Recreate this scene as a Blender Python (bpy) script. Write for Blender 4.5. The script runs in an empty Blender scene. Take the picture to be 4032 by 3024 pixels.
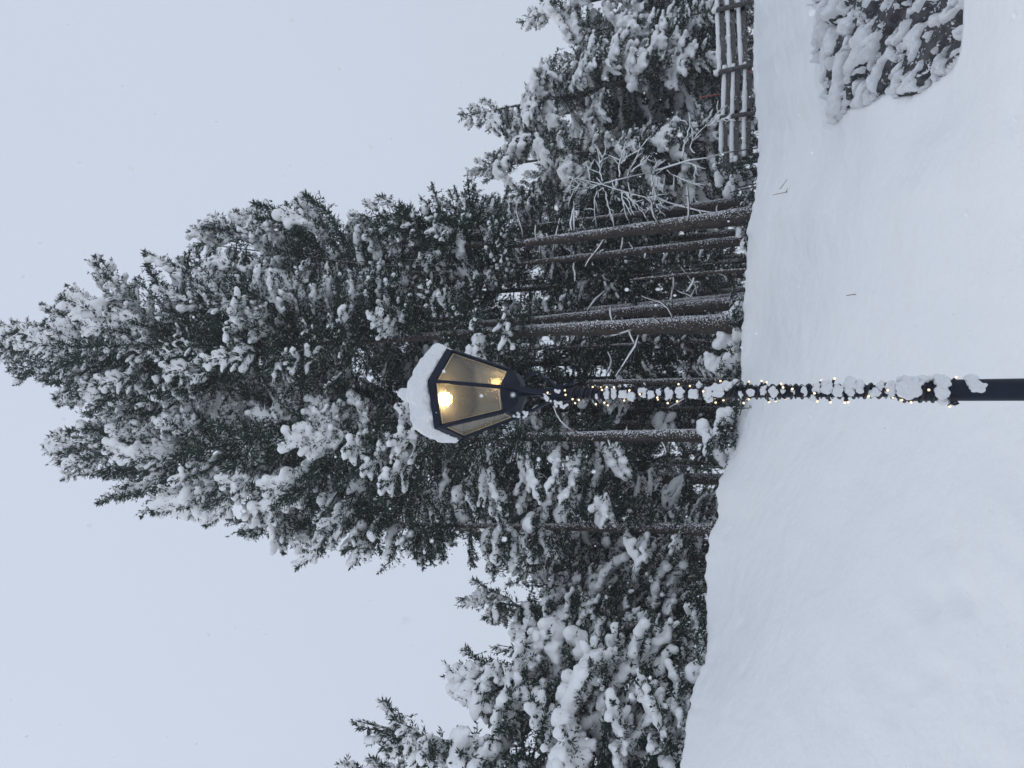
import bpy, bmesh, math, random
import numpy as np
from mathutils import Vector, Matrix

R = math.radians
SC = bpy.context.scene
COL = SC.collection
random.seed(7)
RNG = np.random.default_rng(7)

# ------------------------------------------------------------------ camera
CAM = np.array([0.0, 0.0, 1.6])
PITCH, ROLL, FPX = R(27.0), R(0.9), 2912.0
fwd = np.array([0, math.cos(PITCH), math.sin(PITCH)])
_up = np.array([0, -math.sin(PITCH), math.cos(PITCH)])
_rt = np.array([1.0, 0, 0])
c_rt = _rt * math.cos(ROLL) - _up * math.sin(ROLL)
c_up = _up * math.cos(ROLL) + _rt * math.sin(ROLL)
cam_data = bpy.data.cameras.new('camera')
cam = bpy.data.objects.new('camera', cam_data)
COL.objects.link(cam)
cam_data.sensor_fit = 'HORIZONTAL'
cam_data.sensor_width = 36.0
cam_data.lens = 26.0
cam_data.clip_start = 0.05
cam_data.clip_end = 2000
X, Y, Z = -c_up, c_rt, -fwd          # phone held upright, picture stored sideways
cam.matrix_world = Matrix(((X[0], Y[0], Z[0], CAM[0]), (X[1], Y[1], Z[1], CAM[1]), (X[2], Y[2], Z[2], CAM[2]), (0, 0, 0, 1)))
SC.camera = cam
cam_data.dof.use_dof = True              # a phone lens: wide open but short
cam_data.dof.focus_distance = 4.6
cam_data.dof.aperture_fstop = 8.0

# ------------------------------------------------------------------ world, sun, exposure
SUN_EL, SUN_AZ = R(52), R(305)
world = bpy.data.worlds.new('World')
SC.world = world
world.use_nodes = True
wn = world.node_tree.nodes
wl = world.node_tree.links
wn.clear()
out = wn.new('ShaderNodeOutputWorld')
bg_sky = wn.new('ShaderNodeBackground')
bg_cloud = wn.new('ShaderNodeBackground')
mixw = wn.new('ShaderNodeMixShader')
sky = wn.new('ShaderNodeTexSky')
sky.sky_type = 'NISHITA'
sky.sun_disc = False
sky.sun_elevation = SUN_EL
sky.sun_rotation = SUN_AZ
bg_sky.inputs['Strength'].default_value = 0.06
tc = wn.new('ShaderNodeTexCoord')
sep = wn.new('ShaderNodeSeparateXYZ')
ramp = wn.new('ShaderNodeValToRGB')
ramp.color_ramp.elements[0].position = 0.0
ramp.color_ramp.elements[0].color = (0.577, 0.639, 0.728, 1)
ramp.color_ramp.elements[1].position = 0.95
ramp.color_ramp.elements[1].color = (0.655, 0.727, 0.863, 1)
nz = wn.new('ShaderNodeTexNoise')
nz.inputs['Scale'].default_value = 1.6
nz.inputs['Detail'].default_value = 3
mr = wn.new('ShaderNodeMapRange')
mr.inputs['To Min'].default_value = 0.96
mr.inputs['To Max'].default_value = 1.04
wl.new(tc.outputs['Generated'], sep.inputs[0])
wl.new(tc.outputs['Generated'], nz.inputs['Vector'])
wl.new(sep.outputs['Z'], ramp.inputs['Fac'])
wl.new(nz.outputs['Fac'], mr.inputs['Value'])
wl.new(ramp.outputs['Color'], bg_cloud.inputs['Color'])
wl.new(mr.outputs['Result'], bg_cloud.inputs['Strength'])
wl.new(sky.outputs['Color'], bg_sky.inputs['Color'])
mixw.inputs['Fac'].default_value = 0.93
wl.new(bg_sky.outputs[0], mixw.inputs[1])
wl.new(bg_cloud.outputs[0], mixw.inputs[2])
wl.new(mixw.outputs[0], out.inputs['Surface'])

sun_d = bpy.data.lights.new('sun', 'SUN')
sun_d.energy = 0.78
sun_d.angle = R(28)
sun_d.color = (1.0, 0.97, 0.93)
sun = bpy.data.objects.new('sun', sun_d)
COL.objects.link(sun)
sdir = Vector((math.sin(SUN_AZ) * math.cos(SUN_EL), math.cos(SUN_AZ) * math.cos(SUN_EL), math.sin(SUN_EL)))
sun.rotation_euler = sdir.to_track_quat('Z', 'Y').to_euler()
sun.location = (0, -10, 30)

SC.view_settings.view_transform = 'Standard'
SC.view_settings.look = 'None'
SC.view_settings.gamma = 1.0
SC.view_settings.use_curve_mapping = False
SC.view_settings.exposure = 0.0
SC.cycles.max_bounces = 8
SC.cycles.diffuse_bounces = 3
SC.cycles.glossy_bounces = 4
SC.cycles.transmission_bounces = 8
SC.cycles.volume_bounces = 1
SC.cycles.sample_clamp_indirect = 40.0
SC.cycles.caustics_reflective = False
SC.cycles.caustics_refractive = False

# ------------------------------------------------------------------ helpers
def ray(ix, iy):
    u, v = 3024 - iy, ix
    return fwd + c_rt * ((u - 1512) / FPX) + c_up * ((2016 - v) / FPX)

def at(ix, iy, D):
    d = ray(ix, iy)
    return CAM + d * (D / d[1])

def z_of(v, D):
    return at(v, 1512, D)[2]

def tag(o, label=None, cat=None, group=None, kind=None):
    if label: o['label'] = label
    if cat: o['category'] = cat
    if group: o['group'] = group
    if kind: o['kind'] = kind
    return o

def empty(name, loc):
    o = bpy.data.objects.new(name, None)
    o.empty_display_size = 0.2
    COL.objects.link(o)
    o.location = tuple(loc)
    return o

def link(name, me, parent=None, origin=None):
    """Link a mesh built in world coordinates; parent's location is subtracted so that transforms stay clean."""
    o = bpy.data.objects.new(name, me)
    COL.objects.link(o)
    if parent is not None:
        o.parent = parent
        wp = world_loc(parent)
        o.location = (-wp[0], -wp[1], -wp[2])
    return o

def world_loc(o):
    p = np.array(o.location)
    while o.parent is not None:
        o = o.parent
        p = p + np.array(o.location)
    return p

def mesh_np(name, V, F, mats, smooth=True, midx=None):
    V = np.asarray(V, dtype=np.float32)
    F = np.asarray(F, dtype=np.int32)
    k = F.shape[1]
    me = bpy.data.meshes.new(name)
    me.vertices.add(len(V))
    me.vertices.foreach_set('co', V.ravel())
    me.loops.add(F.size)
    me.loops.foreach_set('vertex_index', F.ravel())
    me.polygons.add(len(F))
    me.polygons.foreach_set('loop_start', np.arange(0, F.size, k, dtype=np.int32))
    me.polygons.foreach_set('use_smooth', np.full(len(F), bool(smooth)))
    for m in (mats if isinstance(mats, (list, tuple)) else [mats]):
        me.materials.append(m)
    if midx is not None:
        me.polygons.foreach_set('material_index', np.asarray(midx, dtype=np.int32))
    me.update(calc_edges=True)
    me.validate()
    return me

def bm_mesh(name, bm, mats, smooth=False):
    me = bpy.data.meshes.new(name)
    bm.to_mesh(me)
    bm.free()
    for m in (mats if isinstance(mats, (list, tuple)) else [mats]):
        me.materials.append(m)
    if smooth:
        me.polygons.foreach_set('use_smooth', np.ones(len(me.polygons), dtype=bool))
    return me

def tube(pts, radii, n=8, noise=0.0, seed=0, cap=True):
    pts = np.asarray(pts, float)
    rr = np.broadcast_to(np.asarray(radii, float), (len(pts),))
    rng = np.random.default_rng(seed)
    T = np.gradient(pts, axis=0)
    T /= np.linalg.norm(T, axis=1)[:, None] + 1e-9
    ref = np.array([0.31, 0.12, 0.05]) if abs(T[0][2]) > .8 else np.array([0, 0, 1.0])
    V, F = [], []
    A = np.cross(ref, T[0]); A /= np.linalg.norm(A)
    for i in range(len(pts)):
        A = A - T[i] * (A @ T[i]); A /= np.linalg.norm(A) + 1e-9
        B = np.cross(T[i], A)
        a = np.arange(n) * 2 * math.pi / n
        r = rr[i] * (1 + noise * rng.normal(size=n)) if noise else np.full(n, rr[i])
        V.append(pts[i] + (np.cos(a) * r)[:, None] * A + (np.sin(a) * r)[:, None] * B)
    V = np.concatenate(V)
    m = len(pts)
    for i in range(m - 1):
        for j in range(n):
            a, b = i * n + j, i * n + (j + 1) % n
            F.append((a, b, b + n)); F.append((a, b + n, a + n))
    if cap:
        c0, c1 = len(V), len(V) + 1
        V = np.vstack([V, pts[0], pts[-1]])
        for j in range(n):
            F.append((c0, (j + 1) % n, j))
            F.append((c1, (m - 1) * n + j, (m - 1) * n + (j + 1) % n))
    return V, np.array(F, dtype=np.int32)

def join(parts):
    Vs, Fs, o = [], [], 0
    for V, F in parts:
        Vs.append(V); Fs.append(np.asarray(F) + o); o += len(V)
    return np.concatenate(Vs), np.concatenate(Fs)

def box_between(p0, p1, w, t, side):
    """bar from p0 to p1, w wide along `side`, t thick across; 12 triangles"""
    p0, p1, side = np.array(p0, float), np.array(p1, float), np.array(side, float)
    d = p1 - p0; d /= np.linalg.norm(d)
    s = side - d * (side @ d); s /= np.linalg.norm(s)
    n = np.cross(d, s)
    V = []
    for p in (p0, p1):
        for a, b in ((-1, -1), (1, -1), (1, 1), (-1, 1)):
            V.append(p + s * a * w / 2 + n * b * t / 2)
    F = [(0, 3, 2), (0, 2, 1), (4, 5, 6), (4, 6, 7), (0, 1, 5), (0, 5, 4), (1, 2, 6), (1, 6, 5), (2, 3, 7), (2, 7, 6), (3, 0, 4), (3, 4, 7)]
    return np.array(V), np.array(F)

_clouds = bpy.data.textures.new('lump', 'CLOUDS')
_clouds.noise_scale = 0.12
_clouds.noise_depth = 2

_ico = {}
def ico(sub):
    if sub not in _ico:
        bm = bmesh.new(); bmesh.ops.create_icosphere(bm, subdivisions=sub, radius=1)
        bm.verts.ensure_lookup_table()
        _ico[sub] = (np.array([v.co for v in bm.verts]), np.array([[v.index for v in f.verts] for f in bm.faces]))
        bm.free()
    return _ico[sub]

def blob(spheres, voxel, smooth=2, disp=0.0, ratio=1.0, zs=0.8, nscale=0.12):
    """spheres (x, y, z, r) melted into one lumpy body; returns V, F(tris)"""
    S = np.asarray(spheres, float)
    v0, f0 = ico(2)
    n = len(S)
    V = (v0[None] * S[:, 3][:, None, None] * np.array([1, 1, zs]) + S[:, None, :3]).reshape(-1, 3)
    F = (f0[None] + (np.arange(n) * len(v0))[:, None, None]).reshape(-1, 3)
    me = mesh_np('tmp', V, F, [])
    o = bpy.data.objects.new('tmp', me)
    COL.objects.link(o)
    m = o.modifiers.new('r', 'REMESH'); m.mode = 'VOXEL'; m.voxel_size = voxel
    if smooth:
        m = o.modifiers.new('s', 'SMOOTH'); m.iterations = smooth; m.factor = 0.5
    if disp:
        _clouds.noise_scale = nscale
        m = o.modifiers.new('d', 'DISPLACE'); m.texture = _clouds; m.strength = disp; m.mid_level = 0.5
    if ratio < 1:
        m = o.modifiers.new('c', 'DECIMATE'); m.ratio = ratio
    dg = bpy.context.evaluated_depsgraph_get()
    ev = o.evaluated_get(dg)
    em = ev.to_mesh()
    em.calc_loop_triangles()
    Vo = np.empty(len(em.vertices) * 3, dtype=np.float32); em.vertices.foreach_get('co', Vo)
    Fo = np.empty(len(em.loop_triangles) * 3, dtype=np.int32); em.loop_triangles.foreach_get('vertices', Fo)
    ev.to_mesh_clear()
    bpy.data.objects.remove(o); bpy.data.meshes.remove(me)
    return Vo.reshape(-1, 3).astype(float), Fo.reshape(-1, 3)

# ------------------------------------------------------------------ materials
def new_mat(name):
    m = bpy.data.materials.new(name)
    m.use_nodes = True
    nt = m.node_tree
    return m, nt.nodes, nt.links, nt.nodes['Principled BSDF']

def mat_snow(name, scale, strength, dist, col=(0.86, 0.87, 0.89), streak=False):
    m, n, l, b = new_mat(name)
    b.inputs['Base Color'].default_value = (*col, 1)
    b.inputs['Roughness'].default_value = 0.75
    b.inputs['Specular IOR Level'].default_value = 0.2
    tcn = n.new('ShaderNodeTexCoord')
    nt = n.new('ShaderNodeTexNoise'); nt.inputs['Scale'].default_value = scale; nt.inputs['Detail'].default_value = 6
    bp = n.new('ShaderNodeBump'); bp.inputs['Strength'].default_value = strength; bp.inputs['Distance'].default_value = dist
    l.new(tcn.outputs['Object'], nt.inputs['Vector'])
    l.new(nt.outputs['Fac'], bp.inputs['Height'])
    l.new(bp.outputs['Normal'], b.inputs['Normal'])
    return m

def mat_noise(name, c0, c1, scale, rough, bump=0.0, detail=5, metallic=0.0, stretch=None):
    m, n, l, b = new_mat(name)
    tcn = n.new('ShaderNodeTexCoord')
    nt = n.new('ShaderNodeTexNoise'); nt.inputs['Scale'].default_value = scale; nt.inputs['Detail'].default_value = detail
    rp = n.new('ShaderNodeValToRGB')
    rp.color_ramp.elements[0].color = (*c0, 1); rp.color_ramp.elements[0].position = .3
    rp.color_ramp.elements[1].color = (*c1, 1); rp.color_ramp.elements[1].position = .7
    if stretch:
        mp = n.new('ShaderNodeMapping'); mp.inputs['Scale'].default_value = stretch
        l.new(tcn.outputs['Object'], mp.inputs['Vector']); l.new(mp.outputs['Vector'], nt.inputs['Vector'])
    else:
        l.new(tcn.outputs['Object'], nt.inputs['Vector'])
    l.new(nt.outputs['Fac'], rp.inputs['Fac'])
    l.new(rp.outputs['Color'], b.inputs['Base Color'])
    b.inputs['Roughness'].default_value = rough
    b.inputs['Metallic'].default_value = metallic
    if bump:
        bp = n.new('ShaderNodeBump'); bp.inputs['Strength'].default_value = 0.8; bp.inputs['Distance'].default_value = bump
        l.new(nt.outputs['Fac'], bp.inputs['Height']); l.new(bp.outputs['Normal'], b.inputs['Normal'])
    return m

def mat_flecked(name, c0, c1, scale, fleck_scale, thresh, stretch=(1, 1, 1), side=0.12):
    """bark or stone with snow blown on to it in flecks, thicker on the side the wind came from (+x)"""
    m, n, l, b = new_mat(name)
    tcn = n.new('ShaderNodeTexCoord')
    mp = n.new('ShaderNodeMapping'); mp.inputs['Scale'].default_value = stretch
    l.new(tcn.outputs['Object'], mp.inputs['Vector'])
    nt = n.new('ShaderNodeTexNoise'); nt.inputs['Scale'].default_value = scale; nt.inputs['Detail'].default_value = 6
    l.new(mp.outputs['Vector'], nt.inputs['Vector'])
    rp = n.new('ShaderNodeValToRGB')
    rp.color_ramp.elements[0].color = (*c0, 1); rp.color_ramp.elements[0].position = .32
    rp.color_ramp.elements[1].color = (*c1, 1); rp.color_ramp.elements[1].position = .68
    l.new(nt.outputs['Fac'], rp.inputs['Fac'])
    fl = n.new('ShaderNodeTexNoise'); fl.inputs['Scale'].default_value = fleck_scale; fl.inputs['Detail'].default_value = 4
    fl.inputs['Roughness'].default_value = 0.65
    l.new(tcn.outputs['Object'], fl.inputs['Vector'])
    geo = n.new('ShaderNodeNewGeometry')
    sx = n.new('ShaderNodeSeparateXYZ'); l.new(geo.outputs['Normal'], sx.inputs[0])
    ml = n.new('ShaderNodeMath'); ml.operation = 'MULTIPLY'; ml.inputs[1].default_value = side
    l.new(sx.outputs['X'], ml.inputs[0])
    ad = n.new('ShaderNodeMath'); ad.operation = 'ADD'
    l.new(fl.outputs['Fac'], ad.inputs[0]); l.new(ml.outputs[0], ad.inputs[1])
    st = n.new('ShaderNodeMapRange'); st.inputs['From Min'].default_value = thresh; st.inputs['From Max'].default_value = thresh + .03
    l.new(ad.outputs[0], st.inputs['Value'])
    mx = n.new('ShaderNodeMix'); mx.data_type = 'RGBA'
    l.new(st.outputs['Result'], mx.inputs['Factor'])
    l.new(rp.outputs['Color'], mx.inputs['A'])
    mx.inputs['B'].default_value = (.82, .83, .85, 1)
    l.new(mx.outputs['Result'], b.inputs['Base Color'])
    b.inputs['Roughness'].default_value = .85
    bp = n.new('ShaderNodeBump'); bp.inputs['Strength'].default_value = .7; bp.inputs['Distance'].default_value = .02
    sm = n.new('ShaderNodeMath'); sm.operation = 'ADD'
    l.new(nt.outputs['Fac'], sm.inputs[0]); l.new(st.outputs['Result'], sm.inputs[1])
    l.new(sm.outputs[0], bp.inputs['Height']); l.new(bp.outputs['Normal'], b.inputs['Normal'])
    return m

M_GROUND = mat_snow('snow_ground', 6.0, 0.75, 0.04, (0.92, 0.925, 0.93))
M_SNOW = mat_snow('snow_load', 14.0, 0.5, 0.03, (0.90, 0.905, 0.91))
M_PACK = mat_snow('snow_pack', 55.0, 0.9, 0.012, (0.78, 0.79, 0.81))
M_NEEDLE = mat_noise('needles', (.008, .019, .013), (.026, .050, .035), 3.0, .8)
M_WOOD = mat_noise('dead_wood', (.045, .038, .035), (.09, .08, .075), 12, .9)
M_BARK = mat_flecked('bark', (.020, .0145, .012), (.060, .043, .036), 9, 42, .575, (1, 1, .35), .12)
M_FENCE = mat_flecked('fence_wood', (.055, .051, .051), (.11, .102, .10), 8, 26, .62, (.3, 1, 1), .02)
M_ROCK = mat_flecked('slate', (.026, .026, .031), (.095, .092, .096), 13, 16, .58, (1, 1, 1), .03)
M_IRON = mat_noise('painted_iron', (.0028, .0065, .017), (.005, .011, .027), 25, .5, 0.0004)
M_IRON.node_tree.nodes['Principled BSDF'].inputs['Specular IOR Level'].default_value = .3
M_RUBBER = mat_noise('cable_rubber', (.006, .007, .009), (.012, .013, .016), 30, .5)
M_BRASS = mat_noise('pale_putty', (.55, .46, .30), (.65, .56, .38), 40, .6)
M_REFL = mat_noise('grey_enamel', (.10, .10, .095), (.15, .145, .135), 10, .5)
M_RED = mat_noise('red_paint', (.30, .06, .05), (.42, .12, .10), 10, .6)
M_TWIG = mat_noise('grass_stem', (.22, .20, .17), (.34, .31, .27), 20, .9)

def mat_emit(name, col, strength):
    m, n, l, b = new_mat(name)
    b.inputs['Base Color'].default_value = (.8, .8, .8, 1)
    b.inputs['Emission Color'].default_value = (*col, 1)
    b.inputs['Emission Strength'].default_value = strength
    return m
M_BULB = mat_emit('lamp_bulb_light', (1.0, .70, .32), 60)
M_LOW_GLOW = mat_emit('lamp_low_glow', (1.0, .66, .24), 2.6)  # emission imitating the bulb's reflection low in the panes
M_FAIRY = mat_emit('fairy_light', (1.0, .64, .26), 1.4)

def mat_glass():
    m, n, l, b = new_mat('hammered_glass')
    b.inputs['Base Color'].default_value = (.88, .86, .78, 1)
    b.inputs['Transmission Weight'].default_value = .94
    b.inputs['Roughness'].default_value = .11
    b.inputs['IOR'].default_value = 1.4
    tcn = n.new('ShaderNodeTexCoord')
    v = n.new('ShaderNodeTexNoise'); v.inputs['Scale'].default_value = 95; v.inputs['Detail'].default_value = 2
    bp = n.new('ShaderNodeBump'); bp.inputs['Strength'].default_value = .5; bp.inputs['Distance'].default_value = .0036
    l.new(tcn.outputs['Object'], v.inputs['Vector']); l.new(v.outputs['Fac'], bp.inputs['Height'])
    l.new(bp.outputs['Normal'], b.inputs['Normal'])
    return m
M_GLASS = mat_glass()

# ------------------------------------------------------------------ ground
CREST = [(2690, 3024), (2725, 2750), (2790, 2560), (2783, 2500), (2781, 2244), (2783, 2129), (2820, 2035), (2817, 1929), (2855, 1835),
         (2881, 1717), (2902, 1600), (2908, 1475), (2928, 1188), (2950, 917), (2969, 700), (2982, 524), (2978, 250), (2972, 0)]
_az, _te = [], []
for v, y in CREST:
    d = ray(v, y)
    _az.append(math.atan2(d[0], d[1])); _te.append(d[2] / math.hypot(d[0], d[1]))
_az, _te = np.array(_az), np.array(_te)
_azs = np.linspace(-1.0, 1.0, 81)
_k = np.exp(-(np.arange(-20, 21) / 5.0) ** 2); _k /= _k.sum()
_tes = np.convolve(np.pad(np.interp(_azs, _az, _te), 20, mode='edge'), _k, mode='valid')
_rcA = np.array([-60, -28, -10, 0, 12, 20, 28, 60]) * math.pi / 180
_rcR = np.array([9.0, 9.4, 11.0, 12.0, 13.0, 15.0, 17.2, 18.5])
_w = np.random.default_rng(3)
_waves = [(_w.normal(size=2) * f, _w.uniform(0, 6.28), a) for f, a in
          [(.25, .10), (.3, .10), (.5, .06), (.6, .05), (.9, .035), (1.3, .025), (1.7, .02), (2.4, .012), (3.1, .010), (4.3, .007), (5.5, .006)] for _ in range(2)]
_zbr = np.linspace(0, 30, 601)
_zbz = np.interp(_zbr, [0, 4, 8.3, 9.0, 9.7, 10.6], [0, .1, .86, 1.45, 2.05, 2.35])
_k = np.exp(-(np.arange(-20, 21) / 7.0) ** 2); _k /= _k.sum()
_zbz = np.convolve(np.pad(_zbz, 20, mode='edge'), _k, mode='valid')
def sstep(x):
    x = np.clip(x, 0, 1)
    return x * x * (3 - 2 * x)

def vnoise(x, y, seed):
    """smooth value noise on arrays"""
    xi, yi = np.floor(x).astype(np.int64), np.floor(y).astype(np.int64)
    fx, fy = x - xi, y - yi
    fx, fy = fx * fx * (3 - 2 * fx), fy * fy * (3 - 2 * fy)
    def h(a, b):
        n = (a * 374761393 + b * 668265263 + seed * 982451653) & 0xffffffff
        n = ((n ^ (n >> 13)) * 1274126177) & 0xffffffff
        return ((n ^ (n >> 16)) & 0xffff) / 65535.0
    return (h(xi, yi) * (1 - fx) + h(xi + 1, yi) * fx) * (1 - fy) + (h(xi, yi + 1) * (1 - fx) + h(xi + 1, yi + 1) * fx) * fy
def fbm(x, y, seed, o=4):
    s_, a = 0, .5
    for k in range(o):
        s_ = s_ + a * vnoise(x * 2 ** k, y * 2 ** k, seed + k); a *= .5
    return s_ / (1 - .5 ** o)

def ground_z(x, y):
    x, y = np.asarray(x, float), np.asarray(y, float)
    r = np.hypot(x, y); a = np.arctan2(x, y)
    aa = np.clip(a, -1.0, 1.0)
    rc = np.interp(aa, _rcA, _rcR)
    te = np.interp(aa, _az, _te); ts = np.interp(aa, _azs, _tes)
    wc = sstep(1 - (rc - r) / 1.6)
    te = ts * (1 - wc) + te * wc
    zc = 1.6 + rc * te
    t = np.clip((r - 3.0) / (rc - 3.0), 0, 1)
    zA = zc * (0.80 * t ** 1.55 + 0.20 * (1 - (1 - t) ** 2) * t)
    zB = np.interp(r, _zbr, _zbz)
    zB = zB + (zc - 2.35) * np.clip((r - 10.6) / (rc - 10.6), 0, 1)
    w = sstep((aa - R(13.5)) / R(8.0))
    z = zA * (1 - w) + zB * w
    beyond = np.clip(r - rc, 0, None)
    z = np.where(r > rc, zc - .30 * np.minimum(beyond, 1.2) - .02 * np.clip(beyond - 1.2, 0, 60), z)
    front = np.exp(-(np.maximum(np.abs(a) - 1.0, 0) / .5) ** 2)     # bank only in front; level behind the camera
    z = z * front
    nzv = 0
    for k, ph, am in _waves:
        nzv = nzv + am * np.sin(x * k[0] * 1.6 + y * k[1] * 1.6 + ph)
    amp = np.clip((r - 1.5) / 6, .15, 1)
    near_crest = np.exp(-((r - rc) / 1.0) ** 2)
    z = z + amp * (.11 * (fbm(x * .9 + 20, y * .9 + 20, 71, 4) - .5) + .022 * (fbm(x * 4.2 + 50, y * 4.2 + 50, 75, 3) - .5)) * (1 - .6 * near_crest)
    dl = x * .83 + y * .55; dc = -x * .55 + y * .83
    z = z + amp * .045 * (np.abs(fbm(dl * .35 + 11, dc * 1.7 + 31, 81, 4) - .5) - .12)
    z = z + nzv * amp * .42 * (1 - .75 * near_crest)
    rim = np.exp(-((r - rc) / .28) ** 2)
    z = z + rim * (.13 * (fbm(a * 17 + 40, a * 0, 5, 5) - .5) + .05 * (vnoise(a * 130 + 300, r * 4, 6) - .5))
    return z

DENTS = []
POLY = [(3225, -900), (3200, 0), (3210, 180), (3205, 300), (3225, 400), (3262, 505), (3318, 445), (3409, 425), (3461, 385), (3590, 375), (3636, 325), (3733, 270), (3805, 190), (3822, 130), (3790, 70), (3780, -900)]
def in_poly(v, y):
    c = False
    for (x0, y0), (x1, y1) in zip(POLY, POLY[1:] + POLY[:1]):
        if (y0 > y) != (y1 > y) and v < (x1 - x0) * (y - y0) / (y1 - y0) + x0:
            c = not c
    return c
def cut_mask(P, blur):
    """1 inside the outline of the cut bank, on a grid of points"""
    rel = P - CAM
    dpt = np.maximum(rel @ fwd, .1)
    vv = 2016 - (rel @ c_up) / dpt * FPX; yy = 3024 - ((rel @ c_rt) / dpt * FPX + 1512)
    wob = 60 * (fbm(P[..., 0] * 3 + 50, P[..., 2] * 3 + 50, 33) - .5); wob2 = 60 * (fbm(P[..., 0] * 3 + 90, P[..., 2] * 3 + 10, 34) - .5)
    mask = np.array([[1.0 if 3150 < a < 3860 and b < 520 and in_poly(a, b) else 0.0 for a, b in zip(ra, rb)] for ra, rb in zip(vv + wob, yy + wob2)])
    for _ in range(blur):
        m2 = mask.copy(); m2[1:-1, 1:-1] = (mask[:-2, 1:-1] + mask[2:, 1:-1] + mask[1:-1, :-2] + mask[1:-1, 2:]) / 4; mask = m2
    return mask, vv, yy
def build_ground():
    a_f = np.linspace(R(-42), R(42), 330)
    a_b = np.linspace(R(44), R(316), 120)[1:-1]
    A = np.concatenate([a_f, a_b])
    rr = np.concatenate([np.linspace(.0, 4, 14)[1:], np.linspace(4.05, 8, 50), np.linspace(8.06, 19, 175), np.geomspace(19.5, 900, 34)])
    AA, RR = np.meshgrid(A, rr, indexing='ij')
    Xg, Yg = np.sin(AA) * RR, np.cos(AA) * RR
    Zg = ground_z(Xg, Yg)
    for (dx, dy, ds, dep) in DENTS:
        q = ((Xg - dx) ** 2 + (Yg - dy) ** 2) / ds ** 2
        Zg = Zg - 1.0 * dep * np.exp(-q * 2.2)
    ia = np.where((A > R(11)) & (A < R(41.5)))[0]; ir = np.where((rr > 7.5) & (rr < 11.2))[0]
    sl = np.ix_(ia, ir)
    mk, _, _ = cut_mask(np.stack([Xg[sl], Yg[sl], ground_z(Xg[sl], Yg[sl])], -1), 5)
    mk = np.clip((mk - .40) / .6, 0, 1) * sstep((rr[ir] - 8.1) / .40)[None, :]
    Zg[sl] = Zg[sl] - .34 * mk
    na, nr = Xg.shape
    V = np.stack([Xg, Yg, Zg], -1).reshape(-1, 3)
    i, j = np.meshgrid(np.arange(na), np.arange(nr - 1), indexing='ij')
    i2 = (i + 1) % na
    F = np.stack([i * nr + j, i * nr + j + 1, i2 * nr + j + 1, i2 * nr + j], -1).reshape(-1, 4)
    c = len(V)
    V = np.vstack([V, [0, 0, float(ground_z(0, 0))]])
    me = mesh_np('snow_ground', V, F, M_GROUND)
    o = link('snow_ground', me)
    tag(o, 'smooth fresh snow bank rising to the trees', kind='structure')
    return o

def hit(ix, iy):
    """where the sight line through a picture point meets the snow"""
    d = ray(ix, iy)
    h = math.hypot(d[0], d[1])
    for r in np.arange(3.0, 30, .02):
        p = CAM + d * (r / h)
        if p[2] <= ground_z(p[0], p[1]):
            return p
    return CAM + d * (16 / h)

for (v, y, s, dp) in [(3660, 2385, .16, .07), (3640, 2330, .12, .05), (3770, 2330, .15, .06), (3800, 2380, .13, .05), (3690, 2650, .12, .05),
                      (3560, 2720, .12, .05), (3510, 2810, .10, .04), (2930, 2640, .10, .05), (2920, 2450, .10, .05), (2860, 2100, .09, .04), (3550, 690, .10, .05),
                      (3250, 620, .06, .05), (3570, 1180, .05, .03), (3185, 1470, .06, .06), (3120, 1500, .07, .05), (3000, 880, .09, .05), (3060, 820, .08, .05),
                      (3035, 850, .06, .04), (3150, 1530, .05, .04), (3720, 2120, .12, .03), (3300, 1700, .14, .03), (2985, 300, .10, .06), (2985, 130, .09, .06), (3050, 790, .07, .04)]:
    p = hit(v, y)
    DENTS.append((p[0], p[1], s, dp))
build_ground()

# ------------------------------------------------------------------ spruce branches

def spindles(P0, P1, W, rng, flat=False):
    """folded leaf-sized slivers from P0 to P1; `flat` lays them level"""
    d = P1 - P0
    ln = np.linalg.norm(d, axis=1, keepdims=True) + 1e-9
    d = d / ln
    rv = np.broadcast_to(np.array([0, 0, 1.0]), P0.shape) + rng.normal(size=P0.shape) * .25 if flat else rng.normal(size=P0.shape)
    a = np.cross(d, rv); a /= np.linalg.norm(a, axis=1, keepdims=True) + 1e-9
    b = np.cross(d, a)
    mid = P0 + (P1 - P0) * rng.uniform(.35, .65, size=(len(P0), 1))
    w = (W * rng.uniform(.75, 1.25, size=len(W)))[:, None]
    bend = b * w * (.35 if not flat else .5)
    V = np.stack([P0, mid + a * w - bend, P1, mid - a * w - bend], 1).reshape(-1, 3)
    f = np.array([(0, 1, 2), (0, 2, 3)])
    F = (f[None] + (np.arange(len(P0)) * 4)[:, None, None]).reshape(-1, 3)
    return V, F

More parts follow.
